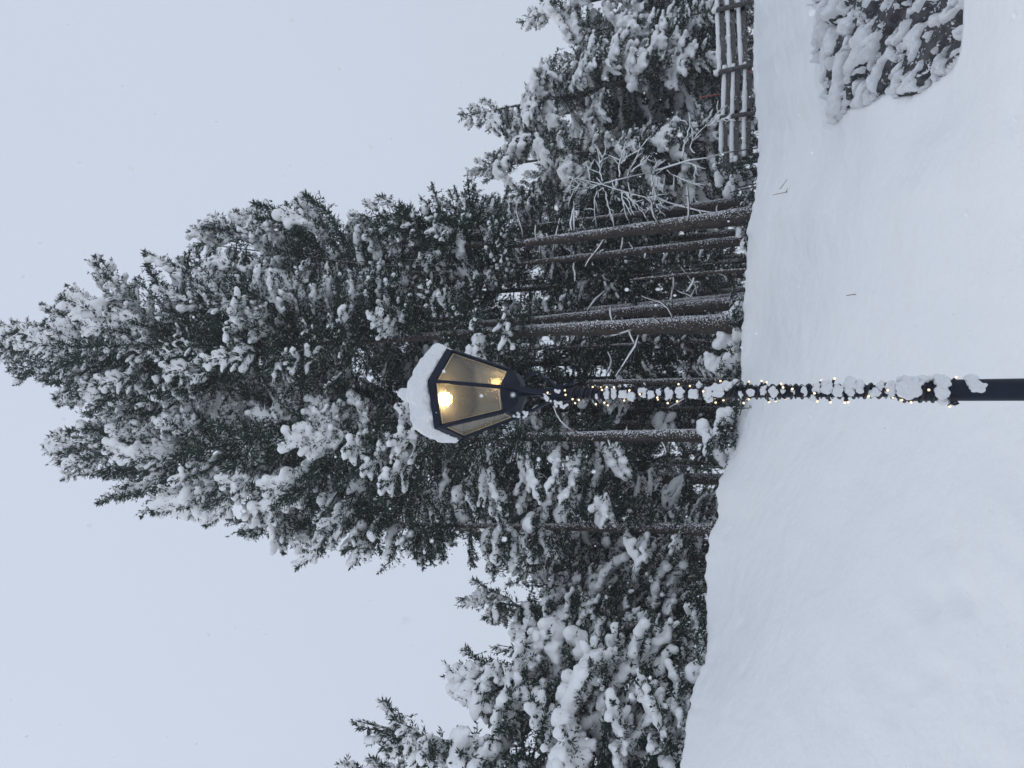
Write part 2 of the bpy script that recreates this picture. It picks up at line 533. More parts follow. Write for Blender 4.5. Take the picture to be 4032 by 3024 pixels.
def make_branch(L, style, seed):
    rng = np.random.default_rng(seed)
    a0, a1 = {'up': (6, 64), 'flat': (-2, 26), 'droop': (-2, -38)}[style]
    hang = {'up': .10, 'flat': .30, 'droop': .50}[style]
    n = 10
    t = np.linspace(0, 1, n)
    ang = np.radians(a0 + (a1 - a0) * t ** 1.1)
    yaw = np.cumsum(rng.normal(size=n) * .10); yaw -= yaw[0]
    step = L / (n - 1)
    D = np.stack([np.cos(ang) * np.cos(yaw), np.cos(ang) * np.sin(yaw), np.sin(ang)], 1)
    P = np.vstack([[0, 0, 0], np.cumsum(D[:-1] * step, 0)])
    wood = tube(P, np.linspace(.010 + .007 * L, .005, n), 3)
    P0, P1, W, chains = [], [], [], []
    def plume(pts, fat, dens):
        """bottle brush of needle twigs along a polyline"""
        pts = np.asarray(pts)
        ln = np.linalg.norm(np.diff(pts, axis=0), axis=1).sum()
        m = max(3, int(ln / dens))
        s = np.sort(rng.uniform(0, 1, m)); g = np.linspace(0, 1, len(pts))
        c = np.stack([np.interp(s, g, pts[:, k]) for k in range(3)], 1)
        d = pts[-1] - pts[0]; d = d / (np.linalg.norm(d) + 1e-9)
        td = d * rng.uniform(.5, 1.0, (m, 1)) + rng.normal(size=(m, 3)) * .55
        td[:, 2] -= hang * .35
        td /= np.linalg.norm(td, axis=1, keepdims=True)
        le = rng.uniform(.058, .128, (m, 1)) * fat * ((1.15 - .5 * s[:, None]) if style != 'up' else (1.05 - .12 * s[:, None]))
        P0.append(c); P1.append(c + td * le); W.append(rng.uniform(.0085, .0145, m) * fat ** .5)
    ns = max(6, int(L / .12))
    for k in range(ns):
        tk = .08 + .90 * (k + rng.uniform(-.3, .3)) / ns
        tk = min(max(tk, .04), .99)
        f = tk * (n - 1); i = min(int(f), n - 2); fr = f - i
        p = P[i] * (1 - fr) + P[i + 1] * fr
        d = D[i]
        side = np.cross(d, [0, 0, 1]); side /= np.linalg.norm(side) + 1e-6
        sgn = 1 if k % 2 else -1
        sl = (L * .34 * (1 - tk) ** .75 + .15) * rng.uniform(.65, 1.2)
        sl = min(sl, .95)
        if style == 'up': sl = sl * .72 + .04
        sd = d * .8 + side * sgn * rng.uniform(.45, 1.0) + np.array([0, 0, rng.uniform(-hang, .28)])
        sd /= np.linalg.norm(sd)
        q = [p]
        for s_ in range(4):
            e = sd + rng.normal(size=3) * .16 + np.array([0, 0, -hang * .16 * s_])
            q.append(q[-1] + e / np.linalg.norm(e) * sl / 4)
        plume(q, 1.0, .0162)
        chains.append((tk, np.array(q), sl))
        # hanging tassel
        if rng.uniform() < hang * 1.2:
            h = q[rng.integers(1, 4)]
            e = np.array([rng.normal() * .12, rng.normal() * .12, -1.0])
            plume([h, h + e * rng.uniform(.12, .32)], .8, .02)
    plume(P[2:], 1.5 if style == 'up' else 1.15, .0085 if style == 'up' else .013)
    plume([P[-3], P[-1], P[-1] + D[-1] * .05], 1.5 if style == 'up' else 1.1, .0075 if style == 'up' else .011)
    P0, P1, W = np.concatenate(P0), np.concatenate(P1), np.concatenate(W)
    fol = join([spindles(P0, P1, W, rng), wood])
    up = np.array([0, 0, 1.0])
    keep = rng.uniform(size=len(P0)) < .12
    s0 = P0[keep] + up * .012
    s1 = P1[keep] + up * .010
    fine = spindles(s0, s1, W[keep] * 1.15, rng, True)
    out = {}
    for lev, t0, gr, cover in (('light', .74, .95, .6), ('mid', .50, 1.2, .85), ('heavy', .26, 1.6, 1.0), ('huge', .22, 2.3, 1.0)):
        sp = []
        for tk, q, sl in chains:
            if tk < t0 + rng.normal() * .06 or rng.uniform() < .12: continue
            m = max(3, int(sl / .045))
            s = np.linspace(.15 + (1 - cover) * rng.uniform(0, .4), 1.0, m); g = np.linspace(0, 1, 5)
            c = np.stack([np.interp(s, g, q[:, a]) for a in range(3)], 1)
            r = .040 * gr * rng.uniform(.8, 1.3) * (1 + .35 * np.sin(s * rng.uniform(5, 12) + rng.uniform(0, 6))) * ((1 - .25 * s) if style != 'up' else (.85 + .25 * s))
            c = c + rng.normal(size=c.shape) * .014
            for a in range(m):
                sp.append((c[a][0], c[a][1], c[a][2] + r[a] * .75, r[a]))
        # ridge of snow along the branch itself
        lo = max(.05, t0 - .12)
        m = int(L / .05)
        s = np.linspace(lo, 1.0, max(3, int(m * (1 - lo)))); g = np.linspace(0, 1, n)
        c = np.stack([np.interp(s, g, P[:, a]) for a in range(3)], 1) + rng.normal(size=(len(s), 3)) * .014
        r = .046 * gr * (1 + .35 * np.sin(s * L * 7 + rng.uniform(0, 6))) * ((1.1 - .35 * s) if style != 'up' else (.85 + .45 * s))
        gap = np.sin(s * L * 3.1 + rng.uniform(0, 6)) > (.55 if lev != 'heavy' else .95)
        for a in range(len(s)):
            if not gap[a]: sp.append((c[a][0], c[a][1], c[a][2] + r[a] * .8, r[a]))
        if len(sp) < 4:
            sp += [(q[2][0], q[2][1], q[2][2] + .04, .05) for k, q, sl in chains[-3:]]
        out[lev] = blob(sp, .031 if L < 1.5 else .037, 1, .035 if lev != 'huge' else .075, .21 if lev != 'huge' else .3, .9, .07 if lev != 'huge' else .10)
    return dict(L=L, fol=fol, fine=fine, pads=out, tip=P[-1])

VAR = {}
_seed = 100
for st in ('up', 'flat', 'droop'):
    for L in (.7, 1.3, 2.1, 3.1):
        VAR[(st, L)] = []
        for k in range(2):
            _seed += 1
            VAR[(st, L)].append(make_branch(L, st, _seed))

def xf(V, scale, tilt, roll, yaw, pos):
    cr, sr, ct, s_t, cy, sy = math.cos(roll), math.sin(roll), math.cos(tilt), math.sin(tilt), math.cos(yaw), math.sin(yaw)
    Rx = np.array([[1, 0, 0], [0, cr, -sr], [0, sr, cr]])
    Ry = np.array([[ct, 0, -s_t], [0, 1, 0], [s_t, 0, ct]])
    Rz = np.array([[cy, -sy, 0], [sy, cy, 0], [0, 0, 1]])
    return (V * scale) @ (Rz @ Ry @ Rx).T + pos

TRIS = {'n': 0}
def build_crown(specs):
    """specs: (style, L, tilt, yaw, pos, load) -> foliage and snow meshes"""
    fol, sno = [], []
    rng = np.random.default_rng(len(specs))
    for st, L, tilt, yaw, pos, load in specs:
        key = min((.7, 1.3, 2.1, 3.1), key=lambda q: abs(q - L))
        b = VAR[(st, key)][rng.integers(2)]
        s = min(max(L / key, .62), 1.4)
        roll = rng.normal() * .22
        f = xf(b['fol'][0], s, tilt, roll, yaw, pos); fol.append((f, b['fol'][1]))
        sno.append((xf(b['fine'][0], s, tilt, roll, yaw, pos), b['fine'][1]))
        if load:
            sno.append((xf(b['pads'][load][0], s, tilt, roll, yaw, pos), b['pads'][load][1]))
    return join(fol), join(sno)

def rows_interp(rows, D):
    z = np.array([z_of(r[0], D) for r in rows])[::-1]
    xr = np.array([at(r[0], r[1], D)[0] for r in rows])[::-1]
    xl = np.array([at(r[0], r[2], D)[0] for r in rows])[::-1]
    return z, xl, xr

BARKSEED = [0]
def trunk_mesh(path, r0, r1, seed):
    path = np.asarray(path)
    m = 40
    s = np.linspace(0, 1, len(path)); ss = np.linspace(0, 1, m)
    P = np.stack([np.interp(ss, s, path[:, k]) for k in range(3)], 1)
    rad = r0 + (r1 - r0) * ss ** .85
    rad = rad * (1 + .55 * np.exp(-ss * (m / 1.4)))
    V, F = tube(P, rad, 12, .035, seed)
    return V, F

def dead_branches(tree, trunk, path, zr, n, seed, lmin=.35, lmax=1.1):
    rng = np.random.default_rng(seed)
    path = np.asarray(path)
    for k in range(n):
        z = rng.uniform(*zr)
        c = np.array([np.interp(z, path[:, 2], path[:, 0]), np.interp(z, path[:, 2], path[:, 1]), z])
        th = rng.uniform(-math.pi, .15) if rng.uniform() < .8 else rng.uniform(0, math.pi)
        L = rng.uniform(lmin, lmax)
        pts = [c]
        d = np.array([math.cos(th), math.sin(th), rng.uniform(-.25, .3)])
        for s in range(5):
            d = d + rng.normal(size=3) * .22; d /= np.linalg.norm(d)
            pts.append(pts[-1] + d * L / 5)
        pts = np.array(pts)
        parts = [tube(pts, np.linspace(.016, .006, 6), 5)]
        for s in (2, 3, 4):
            if rng.uniform() < .7:
                e = rng.normal(size=3) * .6 + d; e /= np.linalg.norm(e)
                q = pts[s] + e * L * rng.uniform(.2, .4)
                parts.append(tube(np.array([pts[s], (pts[s] + q) / 2 + rng.normal(size=3) * .02, q]), [.008, .006, .004], 4))
        b = link('dead_branch', mesh_np('dead_branch', *join(parts), M_WOOD), trunk)
        if rng.uniform() < .85:
            sp = tube(pts[1:] + [0, 0, .016], np.array([.014, .017, .016, .014, .009]) * rng.uniform(.7, 1.3), 5, .2, seed + k)
            sn = link('branch_snow', mesh_np('branch_snow', *sp, M_SNOW), tree)

def spruce(name, label, D, rows, trunk_pts, r0, nb, styles, load, seed, group=None, dead=0, dead_v=None, front_bias=.6):
    """rows: (v, y toward picture top, y toward picture bottom) outline of the crown, at depth D"""
    rng = np.random.default_rng(seed)
    z, xl, xr = rows_interp(rows, D)
    if len(trunk_pts) == 1:                            # straight upright trunk under the given tip
        tip = at(*trunk_pts[0], D)
        path = [np.array([tip[0], tip[1], 2.0 + 0.0 * tip[2]]), tip]
    else:
        path = [at(v, y, D) for v, y in trunk_pts]
    bx, by = path[0][0], path[0][1]
    gz = float(ground_z(bx, by)) - .15
    path[0][2] = min(path[0][2], gz)
    path = np.array(path)
    t = empty(name, (bx, by, path[0][2]))
    tag(t, label, 'tree', group)
    tr = link('trunk', mesh_np('trunk', *trunk_mesh(path, r0, .010, seed), M_BARK), t)
    # sample crown
    zz = np.linspace(z[0], z[-1], 200)
    wid = np.interp(zz, z, xr - xl)
    cdf = np.cumsum(wid ** .7 + .22); cdf /= cdf[-1]
    specs = []
    nbo = max(8, int(nb * .78) // 5)
    for k in range(nbo):
        q = (k + rng.uniform()) / nbo
        zc_ = np.interp(q, cdf, zz)
        thc = rng.uniform(-math.pi, math.pi)
        if rng.uniform() < front_bias and math.sin(thc) > .35:
            thc = -thc
        fc = rng.uniform(.82, 1.06)
        u = rng.uniform()
        if zc_ > z[0] + .6 * (z[-1] - z[0]) and len(trunk_pts) > 1: u = .06 + u * .9
        bload = load[0] if u < .34 else load[1] if u < .70 else load[2]
        for m in range(5):
            spread = .34 if m else 0
            th = thc + rng.normal() * spread
            zt = min(max(zc_ + (rng.normal() * .16 - .16 * m if m else 0), z[0]), z[-1])
            h = (zt - z[0]) / (z[-1] - z[0])
            cx = np.interp(zt, path[:, 2], path[:, 0])
            rxr, rxl = np.interp(zt, z, xr) - cx, cx - np.interp(zt, z, xl)
            a = max(rxr if math.cos(th) > 0 else rxl, .12)
            b = max(.48 * (rxr + rxl), .12)
            r = a * b / math.sqrt((b * math.cos(th)) ** 2 + (a * math.sin(th)) ** 2)
            r = max(r * fc * (1 if m == 0 else rng.uniform(.72, 1.02)), .3)
            st = styles(h, rng)
            if isinstance(st, tuple): st, tilt = st
            else: tilt = 0
            Lfull = r / max(.55, math.cos(R(tilt)) * {'up': .82, 'flat': .96, 'droop': .92}[st])
            L = min(Lfull, 3.6)
            rise = L * (math.sin(R(tilt)) * .8 + {'up': .50, 'flat': .18, 'droop': -.33}[st])
            start = max(r - L * .9, 0)
            zo = max(zt - rise, z[0] - .6)
            pos = np.array([cx + math.cos(th) * start, np.interp(zt, path[:, 2], path[:, 1]) + math.sin(th) * start, zo])
            ld = ('mid' if bload == 'heavy' and L > 2.9 else bload) if m < 3 else (None if bload is None or rng.uniform() < .75 else 'light')
            specs.append((st, L, R(tilt), th, pos, ld))
    top = np.array([np.interp(z[-1], path[:, 2], path[:, 0]), path[-1][1], z[-1] - .75])
    specs.append(('flat', .8, R(74), rng.uniform(0, 6), top, 'light'))
    for k in range(5):
        specs.append(('up', .6, R(20), k * 1.26 + .3, top - [0, 0, .15 * k], 'mid'))
    (fv, ff), (sv, sf) = build_crown(specs)
    TRIS['n'] += len(ff) + len(sf)
    cr = link('crown', mesh_np('crown', fv, ff, M_NEEDLE, smooth=False), t)
    link('snow_load', mesh_np('snow_load', sv, sf, M_SNOW), cr)
    if dead:
        dead_branches(t, tr, path, (z_of(dead_v[1], D), z_of(dead_v[0], D)), dead, seed)
        dead_branches(t, tr, path, (z_of(dead_v[1] + 100, D), z_of(dead_v[0] + 100, D)), 5, seed + 50, .10, .24)
    return t

def sty_tall(h, rng):
    if h > .66:
        return ('up', rng.uniform(2, 30)) if rng.uniform() < .82 else ('flat', 20)
    if h > .36:
        u = rng.uniform()
        return ('up', rng.uniform(-14, 8)) if u < .42 else ('flat', rng.uniform(-14, 6)) if u < .8 else ('droop', rng.uniform(0, 14))
    return ('flat', rng.uniform(-26, 0)) if rng.uniform() < .40 else ('droop', rng.uniform(-12, 8))
def sty_droop(h, rng):
    if h > .86: return ('flat', rng.uniform(5, 35))
    return ('droop', rng.uniform(-16, 12))
def sty_mix(h, rng):
    if h > .8: return ('up', rng.uniform(0, 25))
    return ('droop', rng.uniform(-8, 14)) if rng.uniform() < .6 else ('flat', rng.uniform(-15, 8))

G = 'tall spruces behind the street lamp'
tH1 = spruce('spruce_tree', 'tallest spruce, its top the highest point, with the thick bare trunk beside the lantern', 13.0,
       [(-10, 1360, 1420), (60, 1270, 1500), (200, 1170, 1625), (430, 1030, 1660), (700, 950, 1690), (1000, 960, 1700), (1400, 1040, 1660), (1800, 1090, 1600), (2080, 1180, 1480)],
       [(2925, 1275), (2400, 1290), (1900, 1310), (1400, 1345), (700, 1365), (-10, 1390)], .178, 390, sty_tall, ('light', 'mid', 'heavy'), 11, G, 7, (2050, 2700))
tH2 = spruce('spruce_tree', 'spruce with the second highest forked top and the bare trunk left of the lamp post', 12.4,
       [(190, 1735, 1790), (270, 1655, 1890), (480, 1620, 2030), (700, 1620, 2145), (1000, 1600, 2170), (1350, 1570, 2170), (1700, 1590, 2190), (2000, 1640, 2120), (2250, 1690, 2050), (2480, 1790, 1980)],
       [(2875, 1712), (2500, 1716), (2000, 1722), (1400, 1735), (700, 1750), (195, 1762)], .135, 330, sty_tall, (None, 'heavy', 'heavy'), 12, G, 6, (2150, 2650))
tH3 = spruce('spruce_tree', 'shorter spruce at the outer edge of the tall clump, trunk half hidden by drooping boughs', 12.6,
       [(900, 2010, 2080), (1150, 1920, 2150), (1550, 1860, 2235), (1850, 1850, 2240), (2200, 1880, 2260), (2450, 1930, 2250), (2700, 1970, 2200)],
       [(2830, 2078), (2500, 2078), (1800, 2070), (900, 2050)], .138, 215, sty_mix, (None, 'heavy', 'heavy'), 13, G, 3, (2500, 2700))
spruce('spruce_tree', 'slim leaning spruce whose thin bare trunk stands next to the thickest leaning one', 13.8,
       [(760, 900, 1000), (860, 800, 1080), (1100, 740, 1140), (1290, 720, 1190), (1360, 830, 1200), (1600, 880, 1240), (1950, 900, 1220)],
       [(2950, 945), (2500, 990), (2000, 1045), (1500, 1050), (760, 955)], .10, 175, sty_tall, (None, 'heavy', 'heavy'), 14, G, 6, (1950, 2750))
spruce('spruce_tree', 'leaning spruce with the bare trunk nearest the fence, frosted open crown', 13.4,
       [(1400, 800, 900), (1560, 780, 1010), (1720, 750, 1080), (1880, 735, 1110), (2030, 760, 1100)],
       [(2960, 848), (2500, 905), (2000, 965), (1700, 960), (1400, 860)], .16, 120, sty_tall, ('mid', 'light', 'mid'), 15, G, 9, (1950, 2750))
spruce('spruce_tree', 'spruce trunk leaning close beside the thickest trunk, crown hidden in the clump', 14.6,
       [(560, 1220, 1380), (900, 1060, 1520), (1400, 1020, 1540), (1900, 1060, 1500)],
       [(2925, 1190), (2500, 1225), (2000, 1270), (1000, 1300), (560, 1300)], .15, 110, sty_tall, ('light', 'mid', 'light'), 16, G, 4, (2000, 2700))

# --- right of the clump (toward the fence)
H = 'snow laden spruces behind the wooden fence'
tR2 = spruce('spruce_tree', 'pointed spruce rising behind the middle of the wooden fence', 21.0,
       [(1835, 440, 472), (1910, 395, 505), (2000, 330, 550), (2150, 220, 630), (2400, 150, 690), (2650, 130, 720), (2880, 140, 740), (2975, 160, 720)],
       [(1835, 457)], .20, 165, sty_droop, ('heavy', 'huge', 'heavy'), 21, H)
tR1 = spruce('spruce_tree', 'spruce with thin steep top at the fence end, cut off by the picture edge', 22.0,
       [(2070, 60, 88), (2160, 20, 120), (2260, -40, 190), (2400, -110, 250), (2650, -180, 320), (2900, -210, 350), (2980, -200, 340)],
       [(2070, 73)], .2, 140, sty_droop, ('heavy', 'huge', 'heavy'), 22, H)
tR3 = spruce('spruce_tree', 'narrow spruce between the leaning trunk and the bare snowy saplings', 19.8,
       [(1850, 660, 692), (1920, 610, 745), (2050, 560, 810), (2300, 520, 870), (2500, 510, 890), (2700, 500, 900), (2900, 520, 900), (2975, 540, 880)],
       [(1850, 675)], .17, 165, sty_droop, ('heavy', 'huge', 'heavy'), 23, H)
# --- left of the clump
K = 'small spruces along the crest of the snow bank'
tS1 = spruce('spruce_tree', 'small tiered spruce with thin sparse tip between tall clump and heavily laden tree', 13.2,
       [(1800, 2340, 2365), (1900, 2290, 2420), (2050, 2240, 2480), (2250, 2190, 2550), (2500, 2150, 2600), (2740, 2140, 2620)],
       [(1800, 2352)], .12, 160, sty_droop, ('heavy', 'heavy', 'mid'), 31, K)
tL1 = spruce('spruce_tree', 'heavily laden spruce with thick snow pillows and a dark spiky leader', 10.2,
       [(1400, 2825, 2850), (1500, 2800, 2880), (1690, 2750, 2930), (1760, 2690, 3010), (1900, 2630, 3090), (2150, 2550, 3180), (2450, 2500, 3200), (2660, 2480, 3200)],
       [(1400, 2837)], .16, 190, sty_mix, ('huge', 'heavy', 'mid'), 32, K)
tL2 = spruce('spruce_tree', 'rounded spruce bending under snow beside the heavily laden spiky one', 10.6,
       [(1740, 2600, 2690), (1820, 2550, 2780), (1950, 2520, 2830), (2300, 2440, 2850), (2550, 2440, 2800), (2740, 2450, 2800)],
       [(1760, 2640)], .10, 125, sty_mix, ('huge', 'heavy', 'heavy'), 33, K)

def copy_tree(src, label, group, iy, D, tip_v, yaw=0.0):
    """an upright copy whose tip stands at the given picture point, D metres out"""
    base = at(tip_v, iy, D); ztip = base[2]
    base[2] = float(ground_z(base[0], base[1])) - .15
    c = src.copy(); COL.objects.link(c)
    scale = (ztip - base[2]) / max(q.dimensions.z for q in src.children)
    c.location = tuple(base); c.scale = (scale,) * 3; c.rotation_euler = (0, 0, yaw)
    c['label'] = label; c['group'] = group
    for ch in src.children:
        k = ch.copy(); COL.objects.link(k); k.parent = c
        for g in ch.children:
            q = g.copy(); COL.objects.link(q); q.parent = k
    return c
bpy.context.view_layer.update()

copy_tree(tL1, 'snow covered spruce at the picture edge beyond the spiky leader tree', K, 3030, 11.6, 1312, yaw=2.1)
copy_tree(tS1, 'low dark spruce behind the tiered spruce, just left of the tall clump', K, 2180, 15.5, 2080, yaw=2.4)
copy_tree(tS1, 'small drooping spruce filling the gap between tiered spruce and laden spruce', K, 2480, 14.8, 2120, yaw=4.0)
copy_tree(tR3, 'spruce behind the bare saplings, its tip below the narrow spruce', H, 590, 23.5, 2010, yaw=1.3)
copy_tree(tR2, 'spruce behind the fence between the pointed one and the picture edge', H, 250, 24.0, 2200, yaw=2.9)
copy_tree(tR2, 'far spruce showing through between the two leaning trunks', H, 820, 22.0, 1950, yaw=.9)
B = 'background spruces seen between the bare trunks'
tD1 = spruce('spruce_tree', 'dark broad spruce standing straight behind the lamp post', 18.5,
       [(1850, 1490, 1520), (2050, 1400, 1600), (2300, 1330, 1680), (2600, 1290, 1720), (2880, 1280, 1740)],
       [(1850, 1500)], .16, 130, sty_droop, (None, 'light', None), 41, B)
tD2 = spruce('spruce_tree', 'dark narrow spruce seen just right of the lamp post', 16.5,
       [(1960, 1370, 1390), (2150, 1310, 1450), (2450, 1260, 1500), (2860, 1240, 1520)],
       [(1960, 1380)], .13, 100, sty_droop, ('light', None, 'light'), 42, B)
bpy.context.view_layer.update()
for (y, D, v, yaw, src, lab) in [
        (1010, 18.5, 1980, 1.9, tD2, 'dark spruce seen between the two slim leaning trunks'),
        (1120, 20.5, 1900, 3.3, tD1, 'dark spruce seen behind the thin bare stem'),
        (1240, 21.5, 1950, 4.1, tD1, 'dark spruce seen just past the thickest bare trunk'),
        (1610, 17.5, 2050, 4.4, tD2, 'dark spruce seen between lamp post and second trunk'),
        (1850, 19.0, 1900, 5.2, tD1, 'dark spruce seen behind the drooping frosted boughs'),
        (1960, 16.5, 2150, 1.1, tD2, 'dark low spruce beside the half hidden trunk'),
        (2190, 18.0, 2000, 3.9, tD1, 'dark spruce behind the outer edge of the tall clump'),
        (2020, 14.4, 2520, 0.2, tS1, 'bushy young spruce at the foot of the half hidden trunk'),
        (1830, 14.0, 2560, 2.6, tD2, 'bushy young spruce behind the snow covered shrub'),
        (1440, 14.2, 2640, 4.6, tS1, 'low snowy young spruce at the right of the lamp post base'),
        (1060, 15.6, 2560, 5.5, tD2, 'low dark young spruce behind the thin bare stem')]:
    copy_tree(src, lab, B, y, D, v, yaw=yaw)

for (src, y, D, v, yaw, lab) in [
        (tH1, 1330, 16.6, 520, 2.6, 'tall spruce hidden behind the tallest one, filling the middle of the clump'),
        (tH2, 1890, 16.2, 640, 3.6, 'tall spruce hidden behind the forked one, filling the outer half of the clump'),
        (tH1, 1030, 17.2, 960, 4.2, 'tall spruce hidden behind the leaning trunks, filling the fence side of the clump'),
        (tH2, 1600, 17.8, 420, 1.2, 'tall spruce hidden directly behind the lantern, between the two highest tops'),
        (tH3, 2060, 15.8, 1250, 2.2, 'spruce hidden behind the half hidden trunk, low in the clump')]:
    copy_tree(src, lab, G, y, D, v, yaw=yaw)
copy_tree(tS1, 'small tiered spruce close to the outer edge of the tall clump, tip below its boughs', K, 2290, 13.8, 2060, yaw=.8)
copy_tree(tS1, 'slim spruce tucked against the outer boughs of the tall clump', K, 2240, 14.6, 1960, yaw=3.3)
copy_tree(tL2, 'snowy rounded spruce between tiered spruce and the spiky leader tree', K, 2540, 12.6, 1960, yaw=1.9)
copy_tree(tS1, 'tiered spruce standing just behind the thin tipped one', K, 2420, 15.0, 1980, yaw=5.2)
copy_tree(tL2, 'low snow rounded spruce on the crest under the tiered ones', K, 2440, 12.4, 2420, yaw=3.1)
copy_tree(tL1, 'broad snowy spruce filling in behind the spiky leader tree', K, 2720, 13.0, 1900, yaw=4.4)
for (y, D, v, yaw, src, lab) in [(340, 22.0, 2110, .5, tR2, 'snowy spruce just fence-end side of the pointed spruce'), (150, 22.5, 2240, 1.5, tR3, 'snowy spruce low between pointed spruce and thin steep topped one'),
        (480, 23.5, 2060, 2.5, tR1, 'snowy spruce close behind the pointed spruce'), (760, 21.0, 2010, 3.5, tR3, 'snowy spruce between narrow spruce and the trunk nearest the fence'),
        (640, 22.5, 2130, 5.0, tR2, 'snowy spruce behind the tall bare sapling'), (-60, 22.0, 2260, 5.5, tR2, 'snowy spruce cut by the picture edge behind the fence end'),
        (250, 19.5, 2560, 3.9, tS1, 'low young spruce right behind the fence rails'), (540, 19.0, 2600, .3, tS1, 'low young spruce behind the third fence post'), (90, 19.5, 2600, 1.3, tS1, 'low young spruce behind the first fence post')]:
    copy_tree(src, lab, H, y, D, v, yaw=yaw)
for (y, D, v, yaw, src, lab) in [(1180, 18.0, 1560, .6, tD1, 'dark spruce filling the crown just above the bare trunks'), (1450, 18.5, 1480, 1.8, tD1, 'dark spruce behind the lantern'), (1660, 17.6, 1600, 2.8, tD1, 'dark spruce behind the trunk at the lantern left side'),
        (1830, 18.4, 1500, 3.8, tD1, 'dark spruce in the shade of the forked spruce'), (2010, 17.4, 1640, 4.9, tD1, 'dark spruce in the shade of the outermost clump spruce'), (960, 18.2, 1650, 5.9, tD1, 'dark spruce behind the slim leaning trunk crown'),
        (2150, 16.6, 1900, .2, tD2, 'dark spruce at the outer foot of the clump'), (1100, 17.0, 2300, 2.4, tD2, 'dark young spruce between slim trunk and thickest trunk'), (1330, 16.8, 2350, 3.3, tD2, 'dark young spruce between thickest trunk and lamp pole')]:
    copy_tree(src, lab, B, y, D, v, yaw=yaw)
for (src, y, D, v, yaw, lab) in [
        (tD1, 900, 25.0, 2120, .4, 'far dark spruce behind the two slim leaning trunks'), (tD2, 1080, 24.0, 2150, 1.7, 'far dark spruce behind the bare thin stem and slim trunks'),
        (tD1, 1200, 26.5, 2100, 2.9, 'far dark spruce behind the thickest trunk'), (tD1, 1370, 25.5, 2140, 4.0, 'far dark spruce showing just right of the lamp pole'),
        (tD2, 1560, 24.5, 2120, 5.1, 'far dark spruce showing just left of the lamp pole'), (tD1, 1680, 27.0, 2080, .9, 'far dark spruce behind the trunk left of the lamp'),
        (tD1, 1800, 24.0, 2140, 2.2, 'far dark spruce behind the drooping frosted boughs'), (tD2, 1930, 26.0, 2100, 3.4, 'far dark spruce close behind the half hidden trunk'),
        (tD1, 2080, 25.0, 2150, 4.7, 'far dark spruce beyond the outer edge of the clump'), (tD1, 2260, 24.0, 2230, 5.8, 'far dark spruce beyond the tiered small spruce'),
        (tD2, 2420, 23.0, 2260, .7, 'far dark spruce beyond the gap left of the tiered spruce'), (tR2, 700, 25.0, 2080, 2.0, 'far spruce behind the bare saplings'),
        (tR2, 380, 27.0, 2150, 3.0, 'far spruce behind the rails of the fence'), (tR3, 130, 26.0, 2250, 4.4, 'far spruce at the fence end near the picture edge')]:
    copy_tree(src, lab, B, y, D, v, yaw=yaw)

# ------------------------------------------------------------------ single bare stems
def bare_stem(name, label, pts, D, r0, r1, mat, flecks=True):
    P = np.array([at(v, y, D) for v, y in pts])
    P[0][2] = float(ground_z(P[0][0], P[0][1])) - .1
    t = empty(name, P[0])
    tag(t, label, 'tree')
    s = np.linspace(0, 1, len(P)); ss = np.linspace(0, 1, 16)
    Q = np.stack([np.interp(ss, s, P[:, k]) for k in range(3)], 1)
    tr = link('trunk', mesh_np('trunk', *tube(Q, np.linspace(r0, r1, 16), 8, .08, 5), mat), t)
    return t, tr, Q
t, tr, Q = bare_stem('young_tree', 'thin bare stem crusted with snow between the leaning trunks', [(2945, 1062), (2700, 1080), (2480, 1103)], 13.2, .035, .022, M_BARK)
dead_branches(t, tr, Q, (Q[0][2] + .8, Q[-1][2]), 3, 91, .3, .6)
t, tr, Q = bare_stem('young_tree', 'dark slim bare trunk half hidden right behind the lamp post', [(2905, 1500), (2600, 1503), (2320, 1504)], 13.6, .07, .05, M_BARK)
dead_branches(t, tr, Q, (Q[0][2] + .8, Q[-1][2]), 4, 92, .4, .9)

# ------------------------------------------------------------------ bare saplings loaded with snow
def sapling(label, strokes, D, seed):
    rng = np.random.default_rng(seed)
    base = at(*strokes[0][0], D)
    base[2] = float(ground_z(base[0], base[1])) - .05
    t = empty('snowy_sapling', base)
    tag(t, label, 'sapling', 'bare saplings coated with snow')
    for si, st in enumerate(strokes):
        P = np.array([at(v, y, D + (0 if si == 0 else rng.normal() * .12)) for v, y in st])
        if si == 0: P[0] = base
        s = np.linspace(0, 1, len(P)); ss = np.linspace(0, 1, 12)
        Q = np.stack([np.interp(ss, s, P[:, k]) for k in range(3)], 1) + rng.normal(size=(12, 3)) * .012
        for _ in range(3): Q[1:-1] = (Q[:-2] + 2 * Q[1:-1] + Q[2:]) / 4
        Q[1:-1] += rng.normal(size=(10, 3)) * .009
        w = .014 if si == 0 else .008
        tw = link('stem' if si == 0 else 'branch', mesh_np('twig', *tube(Q, np.linspace(w, w * .5, 12), 5), M_WOOD), t)
        parts = [tube(Q[1:] + [0, 0, .012], np.linspace(.014, .009, 11) * (1 + .18 * rng.normal(size=11)) * rng.uniform(.8, 1.2), 6, .12, seed + si)]
        for _ in range(4 if si else 6):
            k = rng.integers(3, 11); d = Q[k] - Q[k - 2]; d /= np.linalg.norm(d)
            e = d + rng.normal(size=3) * .55; e /= np.linalg.norm(e)
            L = rng.uniform(.12, .34)
            pp = np.array([Q[k], Q[k] + e * L * .5 + rng.normal(size=3) * .02, Q[k] + e * L]) + [0, 0, .008]
            parts.append(tube(pp, np.array([.010, .010, .006]) * rng.uniform(.8, 1.2), 5, .15, seed + k))
        link('snow_coat', mesh_np('snow_coat', *join(parts), M_SNOW), tw)
    return t
